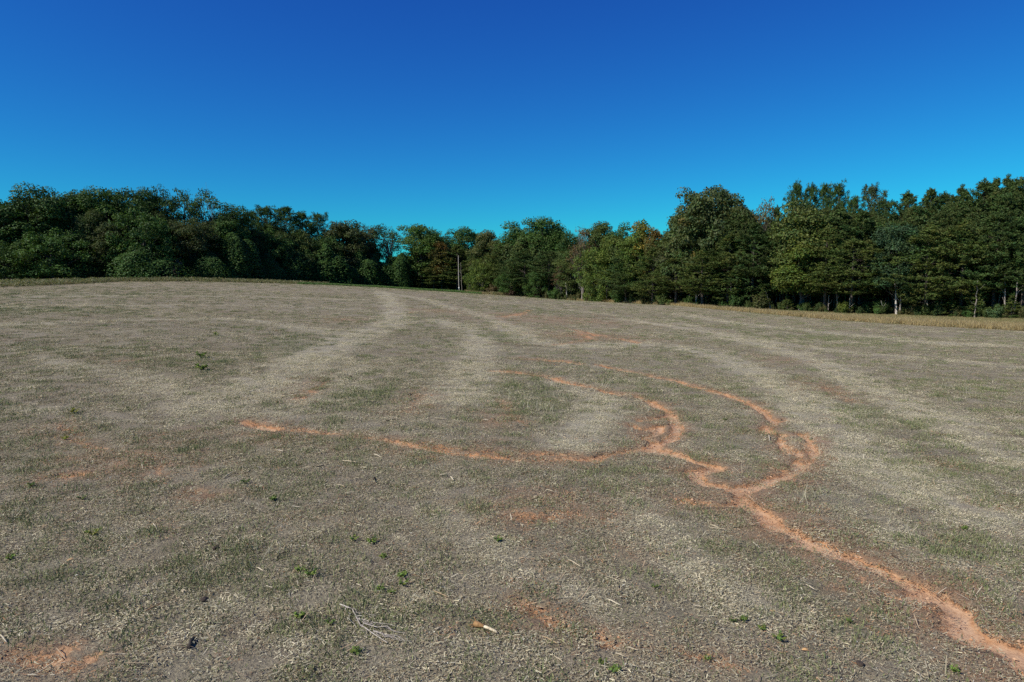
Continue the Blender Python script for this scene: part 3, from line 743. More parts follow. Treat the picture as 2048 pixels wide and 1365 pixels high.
def pine(name, seed, cb=.22, n_br=95, tufts=9, needles=13, shape=.75, droop=.25, puff=.42, up=.15, top_open=False, nl=(.22, .42)):
    r = np.random.default_rng(seed)
    T, A = Acc(), Acc()
    bend = r.normal(0, .12, 2)
    tz = np.linspace(-.4, NH - .3, 10)
    path = np.stack([bend[0] * np.sin(tz / NH * 3), bend[1] * np.sin(tz / NH * 2.3), tz], 1)
    v, f = tube(path, np.interp(tz, [0, NH], [.22, .03]), 7); T.add(v, f)
    for i in range(n_br):
        t = (i + r.random()) / n_br
        z = NH * (cb + (1 - cb) * t ** 1.18) - .25
        Lm = NW / 2 * (np.clip((1 - t) / shape, 0, 1) ** .85 * .97 + .03)
        if t < .22: Lm *= .6 + 1.8 * t
        L = Lm * (.62 + .45 * r.random())
        az = r.random() * 6.283
        h = np.array([math.cos(az), math.sin(az), 0])
        elev = up + .55 * t ** 2 + r.normal(0, .24)
        b = np.array([np.interp(z, tz, path[:, 0]), np.interp(z, tz, path[:, 1]), z])
        s_ = np.linspace(0, 1, 5)[:, None]
        pth = b + h * L * s_ * math.cos(elev) + np.array([0, 0, 1.]) * (L * s_ * math.sin(elev) - droop * L * s_ ** 2 + .22 * L * s_ ** 4)
        v, f = tube(pth, np.array([.045, .035, .025, .016, .008]) * (.6 + .4 * (1 - t)) * 1.2, 3); T.add(v, f)
        nt = max(4, int(tufts * (.45 + .75 * L / (NW / 2))))
        side = np.cross(h, [0, 0, 1.])
        ss = .28 + .74 * r.random(nt) ** .8
        c = np.stack([np.interp(ss, s_[:, 0], pth[:, k]) for k in range(3)], 1)
        spread = L * .40 * (1.05 - ss[:, None] * .75)
        off = r.normal(0, 1, (nt, 1)) * side * spread
        c = c + off + np.array([0, 0, 1.]) * r.normal(0, .08, (nt, 1))
        dirs = unit(h * .7 + off / np.maximum(L * .3, .1) + np.array([0, 0, .35]) + r.normal(0, .25, (nt, 3)))
        m = nt * needles
        cc = np.repeat(c, needles, 0); dd = np.repeat(dirs, needles, 0)
        q = unit(dd * .75 + r.normal(0, .62, (m, 3)) * np.array([1, 1, .75]))
        ln = nl[0] + (nl[1] - nl[0]) * r.random(m)
        p = cc + q * ln[:, None] * .5 + r.normal(0, puff * .33, (m, 3)) * np.array([1, 1, .55])
        nr = rand_dirs(m, r) + np.array([0, 0, .7])
        v, f = cards(p, nr, q, ln, ln * .26)
        tone = .8 + .4 * r.random()
        base = np.array([tone * (1 + .10 * r.normal()), tone, tone])
        A.add(v, f, np.repeat(leafcol(m, r, base, .4), 4, 0))
    for i in range(16):        # leader shoots at the tip
        z = NH - 1.1 + 1.1 * r.random(); az = r.random() * 6.283
        b = np.array([path[-1, 0], path[-1, 1], z]); e = b + np.array([math.cos(az) * .5 * (NH - z + .25), math.sin(az) * .5 * (NH - z + .25), .35 + .2 * r.random()])
        m = 16; s_ = r.random((m, 1))
        q = unit((e - b) + r.normal(0, .35, (m, 3)))
        v, f = cards(b + (e - b) * s_ + q * .12, rand_dirs(m, r), q, .3, .07); A.add(v, f, np.repeat(leafcol(m, r), 4, 0))
    return T.mesh(name + '_trunk', M_PBARK, True), A.mesh(name + '_crown', M_NEEDLE)

def vine_tower(name, seed, cols=5, n_leaf=9000):
    """a tree smothered in creeper: hanging curtains of leaves over rounded columns"""
    r = np.random.default_rng(seed)
    A, T = Acc(), Acc()
    for k in range(cols):
        Hc = NH * (1.0 if k == 0 else .45 + .45 * r.random()); Rc = NW * (.20 + .12 * r.random())
        x0, y0 = (0, 0) if k == 0 else ((r.random() - .5) * NW * .62, (r.random() - .5) * NW * .6)
        m = int(n_leaf / cols * (.6 + .8 * Hc / NH))
        t = r.random(m); az = r.random(m) * 6.283
        z = Hc * (1 - t ** 1.5 * 1.0)
        prof = Rc * (1 - (z / Hc) ** 3.2) ** .5 * (1.15 - .25 * z / Hc)
        lump = .8 + .5 * vnoise(az * 1.6, z * .28, seed + k) + .12 * r.normal(size=m)
        rr = prof * lump + .25 * r.random(m)
        p = np.stack([x0 + rr * np.cos(az), y0 + rr * np.sin(az), z + r.normal(0, .15, m)], 1)
        nr = np.stack([np.cos(az), np.sin(az), .25 + 1.3 * (z / Hc) ** 4], 1) + r.normal(0, .5, (m, 3))
        L = .30 + .22 * r.random(m)
        v, f = cards(p, nr, np.stack([np.zeros(m), np.zeros(m), -np.ones(m)], 1) + r.normal(0, .4, (m, 3)), L, L * .8)
        tone = .85 + .3 * r.random()
        A.add(v, f, np.repeat(leafcol(m, r, (tone, tone, tone)), 4, 0))
        if k == 0: v, f = tube([(x0, y0, -.3), (x0 + .2, y0, Hc * .45), (x0, y0 + .1, Hc * .9)], [.2, .15, .06], 6); T.add(v, f)
    return T.mesh(name + '_trunk', M_BARK, True), A.mesh(name + '_crown', M_LEAF)

def bush(name, seed, n=2600, col=(1, 1, 1), tall=1.0):
    """nominal 2.4 m tall, 3 m wide"""
    r = np.random.default_rng(seed); A, T = Acc(), Acc()
    for k in range(13):
        az = r.random() * 6.283; rr = 1.0 * r.random() ** .6
        tip = np.array([rr * math.cos(az), rr * math.sin(az), (2.2 - .9 * rr ** 2) * (.65 + .4 * r.random())])
        b = np.array([tip[0] * .18, tip[1] * .18, -.1])
        v, f = tube([b, (b + tip) / 2 + r.normal(0, .1, 3), tip], [.025, .016, .006], 4); T.add(v, f)
        m = n // 13
        s_ = .3 + .75 * r.random((m, 1))
        q = rand_dirs(m, r)
        p = b + (tip - b) * s_ + q * .42 * r.random((m, 1)) ** .5; p[:, 2] = np.maximum(p[:, 2], .08)
        L = .12 + .15 * r.random(m)
        v, f = cards(p, q + np.array([0, 0, .5]), rand_dirs(m, r), L, L * .6)
        tone = .8 + .4 * r.random()
        A.add(v, f, np.repeat(leafcol(m, r, (tone, tone, tone)), 4, 0))
    return T.mesh(name + '_stems', M_BARK, True), A.mesh(name + '_foliage', M_LEAF)

_bv = [(.10, 88, 120, (.21, .36), (.8, 1.55)), (.14, 105, 130, (.20, .34), (.6, 1.25)), (.08, 92, 110, (.22, .38), (.8, 1.5)), (.18, 120, 120, (.19, .32), (.5, 1.15)), (.12, 84, 150, (.22, .40), (.8, 1.6))]
BROAD = [broadleaf('oak_%d' % k, 100 + k, cb=c, n_cl=nc, per=int(1.7 * p_ * (.38 / lf[1]) ** .8), inner=.4, cl_r=cr, leaf=lf) for k, (c, nc, p_, lf, cr) in enumerate(_bv)]
NH, NW = 12.0, 15.0
LOWB = [broadleaf('low_tree_%d' % k, 170 + k, cb=-.12, n_cl=170, per=120, inner=.4, cl_r=(.6, 1.3), leaf=(.24, .42)) for k in range(3)]
LOWV = [vine_tower('low_vine_%d' % k, 180 + k, 8, 13000) for k in range(2)]
NH, NW = 15.0, 9.0
NW = 13.0
HERO = broadleaf('spreading_oak', 131, cb=.10, n_cl=280, per=190, leaf=(.22, .38), cl_r=(.6, 1.2), inner=.35, tipcol=(1.5, 1.0, .9, .07), box=.8)
NW = 9.0
MAPLE = broadleaf('maple', 141, cb=.12, n_cl=100, per=120, cl_r=(.6, 1.2), tipcol=(1.6, .95, .8, .25))
OPEN = [broadleaf('open_tree_%d' % k, 150 + k, cb=.42, n_cl=46, per=120, cl_r=(.55, 1.1), leaf=(.2, .36), inner=.3, bare=1, sparse=True, lean=l) for k, l in enumerate([.6, -.5, .2])]
BROWN = broadleaf('thin_tree', 161, cb=.25, n_cl=60, per=46, cl_r=(.7, 1.25), inner=.25, bare=2, sparse=True, leaf=(.2, .34))
VPINE = [pine('virginia_pine_%d' % k, 200 + k, cb=c, n_br=b, tufts=16, needles=17, shape=s, droop=.22, up=.32, puff=.34, nl=(.24, .44)) for k, (c, b, s) in enumerate([(.18, 86, .44), (.24, 80, .36), (.14, 90, .50), (.27, 78, .33)])]
LPINE = [pine('loblolly_pine_%d' % k, 220 + k, cb=.36, n_br=70, tufts=9, needles=20, shape=.30, droop=.10, up=.5, puff=.55, nl=(.28, .46)) for k in range(3)]
VINE = [vine_tower('vine_%d' % k, 240 + k, c, 9000) for k, c in enumerate([5, 4, 6, 3])]
BUSH = [bush('bush_%d' % k, 260 + k) for k in range(3)]
PSAP = pine('pine_sapling', 280, cb=.08, n_br=60, tufts=7, needles=10, shape=.8, droop=.2, nl=(.5, .9))

def place(kind_name, pair, px, top, wpx, colr, label, cat='tree', group=None, dd=0.0, nominal=(NH, NW), base=None, bark=(1, 1, 1), rotz=None):
    """px, top, wpx: where the photograph shows this tree; dd: metres behind the edge of the woods"""
    D = float(d_line(px)) + dd
    x, y = (px - 1024) / FPX * D, D
    z = float(gz(np.array([x]), np.array([y]))[0])
    H = max(CAM_H + (HORIZON - top) / FPX * D - z, .4) * (.99 if 'pine' in kind_name else 1.0)
    W = wpx / FPX * D * (1.4 if 'pine' in kind_name and 'sapling' not in kind_name else 1.15)
    colr = tuple(1.35 * q for q in colr)
    if nominal[0] > 5 and H / W < (1.15 if kind_name == 'broadleaf_tree' else .8) and kind_name in ('broadleaf_tree', 'vine_covered_tree'):
        nominal = (12.0, 15.0); pair = (LOWB if kind_name == 'broadleaf_tree' else LOWV)[int(px) % (3 if kind_name == 'broadleaf_tree' else 2)]
    e = empty(kind_name, (x, y, z - .05))
    e.rotation_euler = (0, 0, rng.random() * 6.283 if rotz is None else rotz)
    e.scale = (W / nominal[1], W / nominal[1], H / nominal[0])
    t = link_mesh('trunk' if nominal[0] > 5 else 'stems', pair[0], e); t.color = (*bark, 1)
    c = link_mesh('crown' if nominal[0] > 5 else 'foliage', pair[1], e); c.color = (*colr, 1)
    tag(e, label, cat, group)
    return e

DG = (.040, .074, .020); MG = (.044, .084, .021); LG = (.078, .112, .024); OL = (.058, .082, .023); BR = (.115, .078, .036); PN = (.042, .068, .020); PY = (.060, .082, .021); BG = (.036, .066, .030); VN = (.040, .078, .020); RD = (.10, .055, .030); YG = (.080, .105, .022)
LEFT, CENT, RIGHT = 'trees of the dark left woods', 'trees of the centre woods', 'trees of the right pine woods'
B = BROAD
TREES = [
 # --- left woods
 ('broadleaf_tree', B[0], -70, 400, 170, DG, 'dark broadleaf tree cut by the left edge of the photo', LEFT, 5),
 ('broadleaf_tree', B[1], 14, 402, 100, DG, 'dark broadleaf tree at the far left, lower than its round-topped neighbour', LEFT, 3),
 ('broadleaf_tree', B[2], 74, 374, 120, DG, 'tall round-topped dark green tree, tallest near the left edge', LEFT, 5),
 ('broadleaf_tree', B[3], 118, 378, 95, DG, 'dome-topped dark tree touching the right side of the tall round-topped tree', LEFT, 9),
 ('broadleaf_tree', B[4], 168, 386, 80, DG, 'narrow dark tree with a small knob-like top in the left woods', LEFT, 12),
 ('broadleaf_tree', B[0], 222, 383, 95, MG, 'dark tree with uneven top midway between knob-topped tree and twin-topped tree', LEFT, 10),
 ('broadleaf_tree', B[2], 274, 379, 85, DG, 'tall tree with left one of two close rounded tops in left woods', LEFT, 10),
 ('broadleaf_tree', B[1], 302, 379, 72, DG, 'tall tree with right one of two close rounded tops in left woods', LEFT, 12),
 ('open_tree', OPEN[0], 340, 374, 62, DG, 'thin tall tree with a loose tuft top left of the open-crowned tree', LEFT, 12),
 ('open_tree', OPEN[1], 377, 375, 78, DG, 'tall open-crowned tree showing sky and pale trunk through its leaves', LEFT, 12),
 ('open_tree', OPEN[2], 428, 380, 90, DG, 'tall ragged tree right of the open-crowned tree with pale trunk', LEFT, 10),
 ('broadleaf_tree', B[3], 474, 410, 78, DG, 'small dome-topped tree where the left woods step down', LEFT, 8),
 ('broadleaf_tree', B[4], 110, 455, 150, MG, 'broad lit green tree low in front of the far left dome tops', LEFT, 0),
 ('broadleaf_tree', B[2], 30, 470, 120, DG, 'low dark tree in front at the left edge', LEFT, 0),
 ('broadleaf_tree', B[1], 225, 446, 76, (.056, .070, .026), 'brownish tree in the left woods beside the full-crowned green tree', LEFT, 3),
 ('broadleaf_tree', B[0], 295, 420, 125, MG, 'full-crowned mid green tree standing forward in the left woods', LEFT, 1),
 ('broadleaf_tree', B[3], 390, 437, 92, (.056, .070, .026), 'brownish tree below the open-crowned tree with pale trunk', LEFT, 4),
 ('broadleaf_tree', B[4], 455, 440, 80, MG, 'dark green tree below the small dome-topped tree', LEFT, 4),
 ('loblolly_pine', LPINE[0], 510, 428, 46, DG, 'slim dark pine at the left end of the pine row beyond the creeper', LEFT, 16),
 ('loblolly_pine', LPINE[1], 541, 418, 66, DG, 'tallest dark pine of the row, leftmost of its two peaks', LEFT, 12),
 ('loblolly_pine', LPINE[2], 575, 420, 62, DG, 'tall dark pine of the row, right of the tallest peak', LEFT, 12),
 ('loblolly_pine', LPINE[0], 611, 430, 60, DG, 'third dark pine peak of the row in the left woods', LEFT, 12),
 ('loblolly_pine', LPINE[1], 640, 431, 56, DG, 'rightmost dark pine peak of the row, before the skyline drops', LEFT, 12),
 ('broadleaf_tree', B[1], 545, 455, 100, MG, 'green tree in front of the tallest dark pine', LEFT, 6),
 ('broadleaf_tree', B[2], 600, 462, 92, OL, 'olive tree in front of the dark pine row', LEFT, 5),
 ('broadleaf_tree', B[0], 650, 470, 80, DG, 'dark tree in front of the rightmost pine peak', LEFT, 5),
 ('broadleaf_tree', B[4], 694, 445, 82, (.056, .070, .026), 'dark brownish oak left of the loose leaning tree', LEFT, 6),
 ('broadleaf_tree', B[3], 730, 448, 66, (.055, .068, .026), 'brown-tinged oak directly beside the loose leaning tree', LEFT, 8),
 ('open_tree', OPEN[0], 779, 449, 66, DG, 'loose leaning tree with bare twigs against the sky left of the gap', LEFT, 6),
 # --- creeper covered trees
 ('vine_covered_tree', VINE[3], 470, 468, 78, VN, 'creeper-draped tree column at the left end of the creeper mounds', LEFT, -1),
 ('vine_covered_tree', VINE[0], 290, 494, 120, VN, 'wide creeper mound at the foot of the full-crowned green tree', LEFT, -2),
 ('vine_covered_tree', VINE[1], 420, 505, 80, VN, 'creeper mound between grey-brown bush and the draped column', LEFT, -1),
 ('vine_covered_tree', VINE[2], 536, 508, 62, VN, 'creeper mound right of a dark shaded hollow in the left woods', LEFT, -1),
 ('vine_covered_tree', VINE[0], 580, 497, 60, VN, 'creeper-draped tree under the olive tree', LEFT, 0),
 ('vine_covered_tree', VINE[1], 618, 500, 52, VN, 'narrow creeper-draped tree just left of the biggest creeper drape', LEFT, 0),
 ('vine_covered_tree', VINE[2], 655, 489, 76, VN, 'biggest and tallest creeper drape, below the rightmost pine peak', LEFT, -2),
 ('vine_covered_tree', VINE[3], 694, 528, 44, VN, 'low creeper mound right of the biggest creeper drape', LEFT, -2),
 ('vine_covered_tree', VINE[1], 722, 498, 58, VN, 'creeper-draped tree below the brown-tinged oak', LEFT, 0),
 ('vine_covered_tree', VINE[0], 750, 510, 52, VN, 'creeper mound below the loose leaning tree, left one of two', LEFT, 0),
 ('vine_covered_tree', VINE[2], 783, 513, 50, VN, 'creeper mound below the loose leaning tree, right one of two', LEFT, 0),
 ('vine_covered_tree', VINE[3], 806, 508, 50, VN, 'rightmost creeper mound, under the gap in the skyline', LEFT, -1),
 # --- centre woods
 ('broadleaf_tree', B[0], 846, 452, 88, (.056, .100, .024), 'big round leafy green tree right of the gap in the skyline', CENT, 2),
 ('broadleaf_tree', B[3], 893, 468, 50, DG, 'small dark treetop between big round tree and round dome treetop', CENT, 14),
 ('broadleaf_tree', B[1], 931, 455, 72, MG, 'round dome treetop behind the pale pole', CENT, 14),
 ('autumn_tree', MAPLE, 884, 482, 54, (.085, .080, .022), 'orange-tinged tree leaning against the big round leafy tree', CENT, 0),
 ('virginia_pine', VPINE[0], 915, 492, 74, PY, 'olive pine right behind the pale pole', CENT, 3),
 ('virginia_pine', VPINE[2], 868, 520, 60, PY, 'low yellowish pine under the big round leafy tree', CENT, -1),
 ('broadleaf_tree', B[4], 971, 463, 60, (.075, .086, .029), 'olive-brown tree right of the round dome treetop', CENT, 9),
 ('broadleaf_tree', B[2], 1035, 445, 84, MG, 'left one of two tall oaks on the centre skyline', CENT, 12),
 ('broadleaf_tree', B[0], 1092, 438, 88, MG, 'right one of two tall oaks on the centre skyline, with sky holes', CENT, 12),
 ('broadleaf_tree', B[3], 1138, 462, 56, DG, 'small dark treetop between tall oak and brown autumn tree', CENT, 12),
 ('thin_autumn_tree', BROWN, 1166, 453, 66, BR, 'thin brown autumn tree with pale trunk on the centre skyline', CENT, 2),
 ('broadleaf_tree', B[1], 1196, 444, 76, (.062, .086, .024), 'green treetop just right of the brown autumn tree', CENT, 8),
 ('broadleaf_tree', B[2], 1240, 446, 58, MG, 'green treetop between brown autumn tree and orange-topped maple', CENT, 9),
 ('autumn_tree', MAPLE, 1278, 439, 76, LG, 'orange-topped maple on the skyline left of the great oak', CENT, 3),
 ('autumn_tree', MAPLE, 1310, 455, 50, (.085, .085, .026), 'smaller orange-tinged tree between orange-topped maple and the great oak', CENT, 4),
 ('broadleaf_tree', B[3], 966, 516, 66, LG, 'bright green small tree right of the pale pole', CENT, -2),
 ('virginia_pine', VPINE[1], 1006, 486, 66, PY, 'yellowish olive pine below the left tall oak', CENT, 3),
 ('virginia_pine', VPINE[0], 1050, 499, 88, PN, 'feathery green pine below and between the two tall oaks', CENT, 0),
 ('virginia_pine', VPINE[3], 1098, 502, 70, PN, 'feathery pine below the right tall oak', CENT, 1),
 ('broadleaf_tree', B[4], 1022, 530, 62, MG, 'low green tree at the field edge below the yellowish olive pine', CENT, -2),
 ('broadleaf_tree', B[1], 1075, 540, 56, MG, 'low green tree at the field edge below the two tall oaks', CENT, -2),
 ('autumn_tree', BROWN, 1122, 528, 40, RD, 'reddish small tree at the edge left of the pale trunks', CENT, -1),
 ('broadleaf_tree', B[0], 1143, 502, 60, OL, 'olive tree above the reddish small tree', CENT, 2),
 ('broadleaf_tree', B[2], 1196, 492, 92, LG, 'full light green tree in front of the brown autumn tree', CENT, 0),
 ('broadleaf_tree', B[4], 1222, 474, 62, YG, 'yellow-green tree below the skyline left of the orange-topped maple', CENT, 3),
 ('virginia_pine', VPINE[2], 1252, 503, 76, PN, 'dark pine below the orange-topped maple', CENT, -1),
 ('broadleaf_tree', B[1], 1268, 470, 70, LG, 'light green tree just under the orange maple top', CENT, 2),
 ('virginia_pine', VPINE[0], 1305, 497, 84, PY, 'olive pine left of and below the great oak', CENT, 0),
 # --- right woods
 ('great_oak', HERO, 1409, 371, 158, (.060, .080, .029), 'great spreading oak rising above the woods right of centre', RIGHT, 6),
 ('broadleaf_tree', B[3], 1352, 470, 80, (.062, .074, .030), 'grey-green tree under the left side of the great oak', RIGHT, 3),
 ('open_tree', OPEN[1], 1524, 391, 60, (.095, .085, .035), 'thin see-through tree with yellowing leaves right of the great oak', RIGHT, 9),
 ('virginia_pine', VPINE[1], 1547, 416, 40, PN, 'small dark pine tip right of the thin see-through tree', RIGHT, 10),
 ('loblolly_pine', LPINE[0], 1587, 376, 50, DG, 'leftmost tall puffy-topped pine behind the light olive tree', RIGHT, 18),
 ('loblolly_pine', LPINE[1], 1613, 378, 48, DG, 'second puffy-topped pine behind the light olive tree', RIGHT, 18),
 ('loblolly_pine', LPINE[2], 1638, 379, 50, DG, 'third puffy-topped pine behind the light olive tree', RIGHT, 18),
 ('loblolly_pine', LPINE[0], 1667, 377, 50, DG, 'separate puffy-topped pine right of the light olive tree', RIGHT, 18),
 ('loblolly_pine', LPINE[1], 1731, 378, 58, (.044, .060, .024), 'open puffy-topped pine standing alone against the sky', RIGHT, 18),
 ('loblolly_pine', LPINE[2], 1698, 402, 42, DG, 'short puffy pine between two puffy-topped pines', RIGHT, 16),
 ('virginia_pine', VPINE[3], 1756, 402, 56, PN, 'pine just right of the lone open puffy-topped pine', RIGHT, 10),
 ('broadleaf_tree', B[2], 1606, 402, 128, (.068, .092, .026), 'large light olive rounded tree in the right woods', RIGHT, 3),
 ('virginia_pine', VPINE[0], 1503, 448, 108, PN, 'dark layered pine in front, right of the great oak', RIGHT, 2),
 ('virginia_pine', VPINE[2], 1455, 468, 96, PY, 'olive layered pine in front of the great oak', RIGHT, 0),
 ('virginia_pine', VPINE[1], 1405, 500, 92, PY, 'low olive pine below the middle of the great oak', RIGHT, -1),
 ('virginia_pine', VPINE[3], 1352, 515, 86, PY, 'low olive pine below the left side of the great oak', RIGHT, -1),
 ('broadleaf_tree', B[4], 1600, 470, 100, YG, 'yellow-green branches in front of the large light olive tree', RIGHT, 0),
 ('virginia_pine', VPINE[2], 1670, 412, 112, PN, 'broad dark pine right of the large light olive tree', RIGHT, 5),
 ('virginia_pine', VPINE[1], 1650, 455, 104, PY, 'olive layered pine in front of the broad dark pine', RIGHT, 0),
 ('virginia_pine', VPINE[0], 1718, 425, 108, PN, 'dark pine below the lone open puffy-topped pine', RIGHT, 4),
 ('virginia_pine', VPINE[3], 1702, 480, 110, PY, 'olive pine with low boughs left of the blue-green tree', RIGHT, -1),
 ('broadleaf_tree', B[0], 1792, 452, 96, BG, 'blue-green leafy tree among pines on a pale trunk', RIGHT, 0),
 ('virginia_pine', VPINE[1], 1802, 389, 96, PN, 'spiky-topped pine behind the blue-green leafy tree', RIGHT, 6),
 ('virginia_pine', VPINE[0], 1849, 382, 100, PN, 'spiky-topped pine, second from the left of the spiky row', RIGHT, 5),
 ('virginia_pine', VPINE[3], 1876, 390, 90, PN, 'spiky-topped pine, third from the left of the spiky row', RIGHT, 6),
 ('virginia_pine', VPINE[2], 1910, 377, 96, PN, 'spiky-topped pine with a sharp single tip, fourth of the spiky row', RIGHT, 6),
 ('virginia_pine', VPINE[1], 1952, 366, 100, PN, 'tall spiky pine, fifth of the spiky row', RIGHT, 5),
 ('virginia_pine', VPINE[0], 1976, 362, 92, PN, 'tall spiky pine, sixth of the spiky row', RIGHT, 7),
 ('virginia_pine', VPINE[2], 1999, 358, 98, PN, 'tall spiky pine, seventh of the spiky row', RIGHT, 5),
 ('virginia_pine', VPINE[3], 2040, 353, 108, PN, 'tallest spiky pine at the right edge of the photo', RIGHT, 5),
 ('virginia_pine', VPINE[1], 2095, 352, 120, PN, 'pine cut by the right edge of the photo', RIGHT, 3),
 ('virginia_pine', VPINE[2], 1852, 448, 118, PY, 'front pine with wide low boughs right of the blue-green tree', RIGHT, -1),
 ('virginia_pine', VPINE[0], 1922, 440, 120, PY, 'front pine with wide boughs below the sharp single tip', RIGHT, 0),
 ('virginia_pine', VPINE[3], 1985, 425, 112, PN, 'front pine below the tall spiky pines near the right edge', RIGHT, 1),
 ('virginia_pine', VPINE[1], 2046, 430, 120, PN, 'front pine with pale bare stems at the right edge', RIGHT, 1),
 ('virginia_pine', VPINE[2], 2120, 430, 130, PN, 'front pine beyond the right edge of the photo', RIGHT, 0),
]
for nm, pair, px, top, w, c, lab, grp, dd in TREES:
    place(nm, pair, px, top, w, c, lab, 'tree', grp, dd, nominal=(NH, 13.0 if nm == 'great_oak' else NW), bark=(1.5, 1.45, 1.4) if nm in ('open_tree', 'thin_autumn_tree') else (1, 1, 1))

BUSHES = [
 ('bush', BUSH[0], 348, 513, 66, (.075, .068, .042), 'grey-brown dome-shaped bush at the foot of the left woods', -3),
 ('bush', BUSH[1], 60, 535, 70, MG, 'green bush at the foot of the left edge trees', -3),
 ('bush', BUSH[2], 160, 540, 60, DG, 'dark bush at the foot of the knob-topped tree', -3),
 ('bush', BUSH[0], 255, 540, 50, MG, 'small green bush left of the wide creeper mound', -4),
 ('bush', BUSH[1], 985, 567, 34, (.09, .07, .035), 'brownish bush at the field edge right of the pale pole', -4),
 ('bush', BUSH[2], 1021, 579, 26, (.085, .055, .038), 'small reddish brown bush on the bank right of the pale pole', -6),
 ('bush', BUSH[0], 1195, 573, 40, LG, 'light green bush among the pale trunks in the centre woods', -2),
 ('bush', BUSH[1], 1240, 575, 42, MG, 'green bush below the dark pine near the orange-topped maple', -2),
 ('bush', BUSH[2], 1465, 588, 54, DG, 'dark green bush in front of the olive layered pine', -2),
 ('bush', BUSH[0], 1518, 586, 52, (.060, .066, .024), 'round olive bush left of the leaning trunk', -2),
 ('bush', BUSH[1], 1690, 600, 40, YG, 'yellowish bush at the foot of the right woods', -2),
 ('bush', BUSH[2], 1757, 601, 38, MG, 'green bush left of the pale twin trunk', -2),
 ('bush', BUSH[0], 1936, 615, 36, MG, 'small green bush left of the thin lit sapling stem', -2),
 ('bush', BUSH[1], 1994, 608, 40, (.062, .10, .04), 'fresh green bush near the right edge of the woods', -2),
 ('bush', BUSH[2], 1330, 585, 46, OL, 'olive bush under the low pine left of the great oak', -2),
 ('bush', BUSH[0], 1385, 590, 50, DG, 'dark bush under the low pine below the great oak', -1),
 ('bush', BUSH[1], 1110, 573, 36, MG, 'green bush beside the reddish small tree', -2),
 ('bush', BUSH[2], 1610, 605, 36, DG, 'low dark bush below the yellow-green branches', -1),
 ('bush', BUSH[1], 1840, 610, 40, DG, 'low dark bush right of the pale twin trunk', 0),
]
for nm, pair, px, top, w, c, lab, dd in BUSHES:
    place(nm, pair, px, top, w, c, lab, 'bush', 'bushes along the edge of the woods', dd, nominal=(2.4, 3.0))
for px, top, w, lab in [(1524, 574, 30, 'small cone-shaped pine sapling above the round olive bush'), (1905, 590, 42, 'pine sapling with layered boughs at the foot of the right woods'),
                        (1951, 560, 44, 'taller thin pine sapling on a lit stem near the right edge'), (2024, 590, 46, 'pine sapling rightmost at the foot of the right woods'), (1575, 590, 26, 'small pine sapling right of the leaning trunk')]:
    place('pine_sapling', PSAP, px, top, w, PY, lab, 'tree', 'pine saplings at the edge of the right woods', -1.5)

# --- bare trunks that catch the light at the edge
def bare_trunk(px, top, lean, rad, dd, label, mat=M_PALE, name='bare_trunk', forks=2, seed=0, tint=(1, 1, 1), cat='tree trunk', group='pale trunks at the edge of the woods'):
    r = np.random.default_rng(seed + 900)
    D = float(d_line(px)) + dd
    x, y = (px - 1024) / FPX * D, D
    z = float(gz(np.array([x]), np.array([y]))[0])
    H = CAM_H + (HORIZON - top) / FPX * D - z
    e = empty(name, (x, y, z - .1))
    n_ = 9; t = np.linspace(0, 1, n_)
    path = np.stack([lean * t ** 1.3 + np.r_[0, r.normal(0, .035, n_ - 1)], np.r_[0, r.normal(0, .05, n_ - 1)], t * H], 1)
    v, f = tube(path, rad * (1 - .55 * t) * np.r_[1.35, np.ones(n_ - 1)], 8)
    o = link_mesh('trunk', make_mesh('bare_trunk', v, f, mat, smooth=True), e); o.color = (*tint, 1)
    for k in range(forks):
        i = r.integers(3, n_ - 2); b = path[i]; az = r.random() * 6.28
        tip = b + np.array([math.cos(az) * .9, math.sin(az) * .5, .5 + r.random()])
        v, f = tube([b, (b + tip) / 2 + r.normal(0, .12, 3), tip], [rad * .35, rad * .25, rad * .08], 4)
        q = link_mesh('branch', make_mesh('branch', v, f, mat, smooth=True), e); q.color = (*tint, 1)
    tag(e, label, cat, group)
DK = (.62, .58, .55)
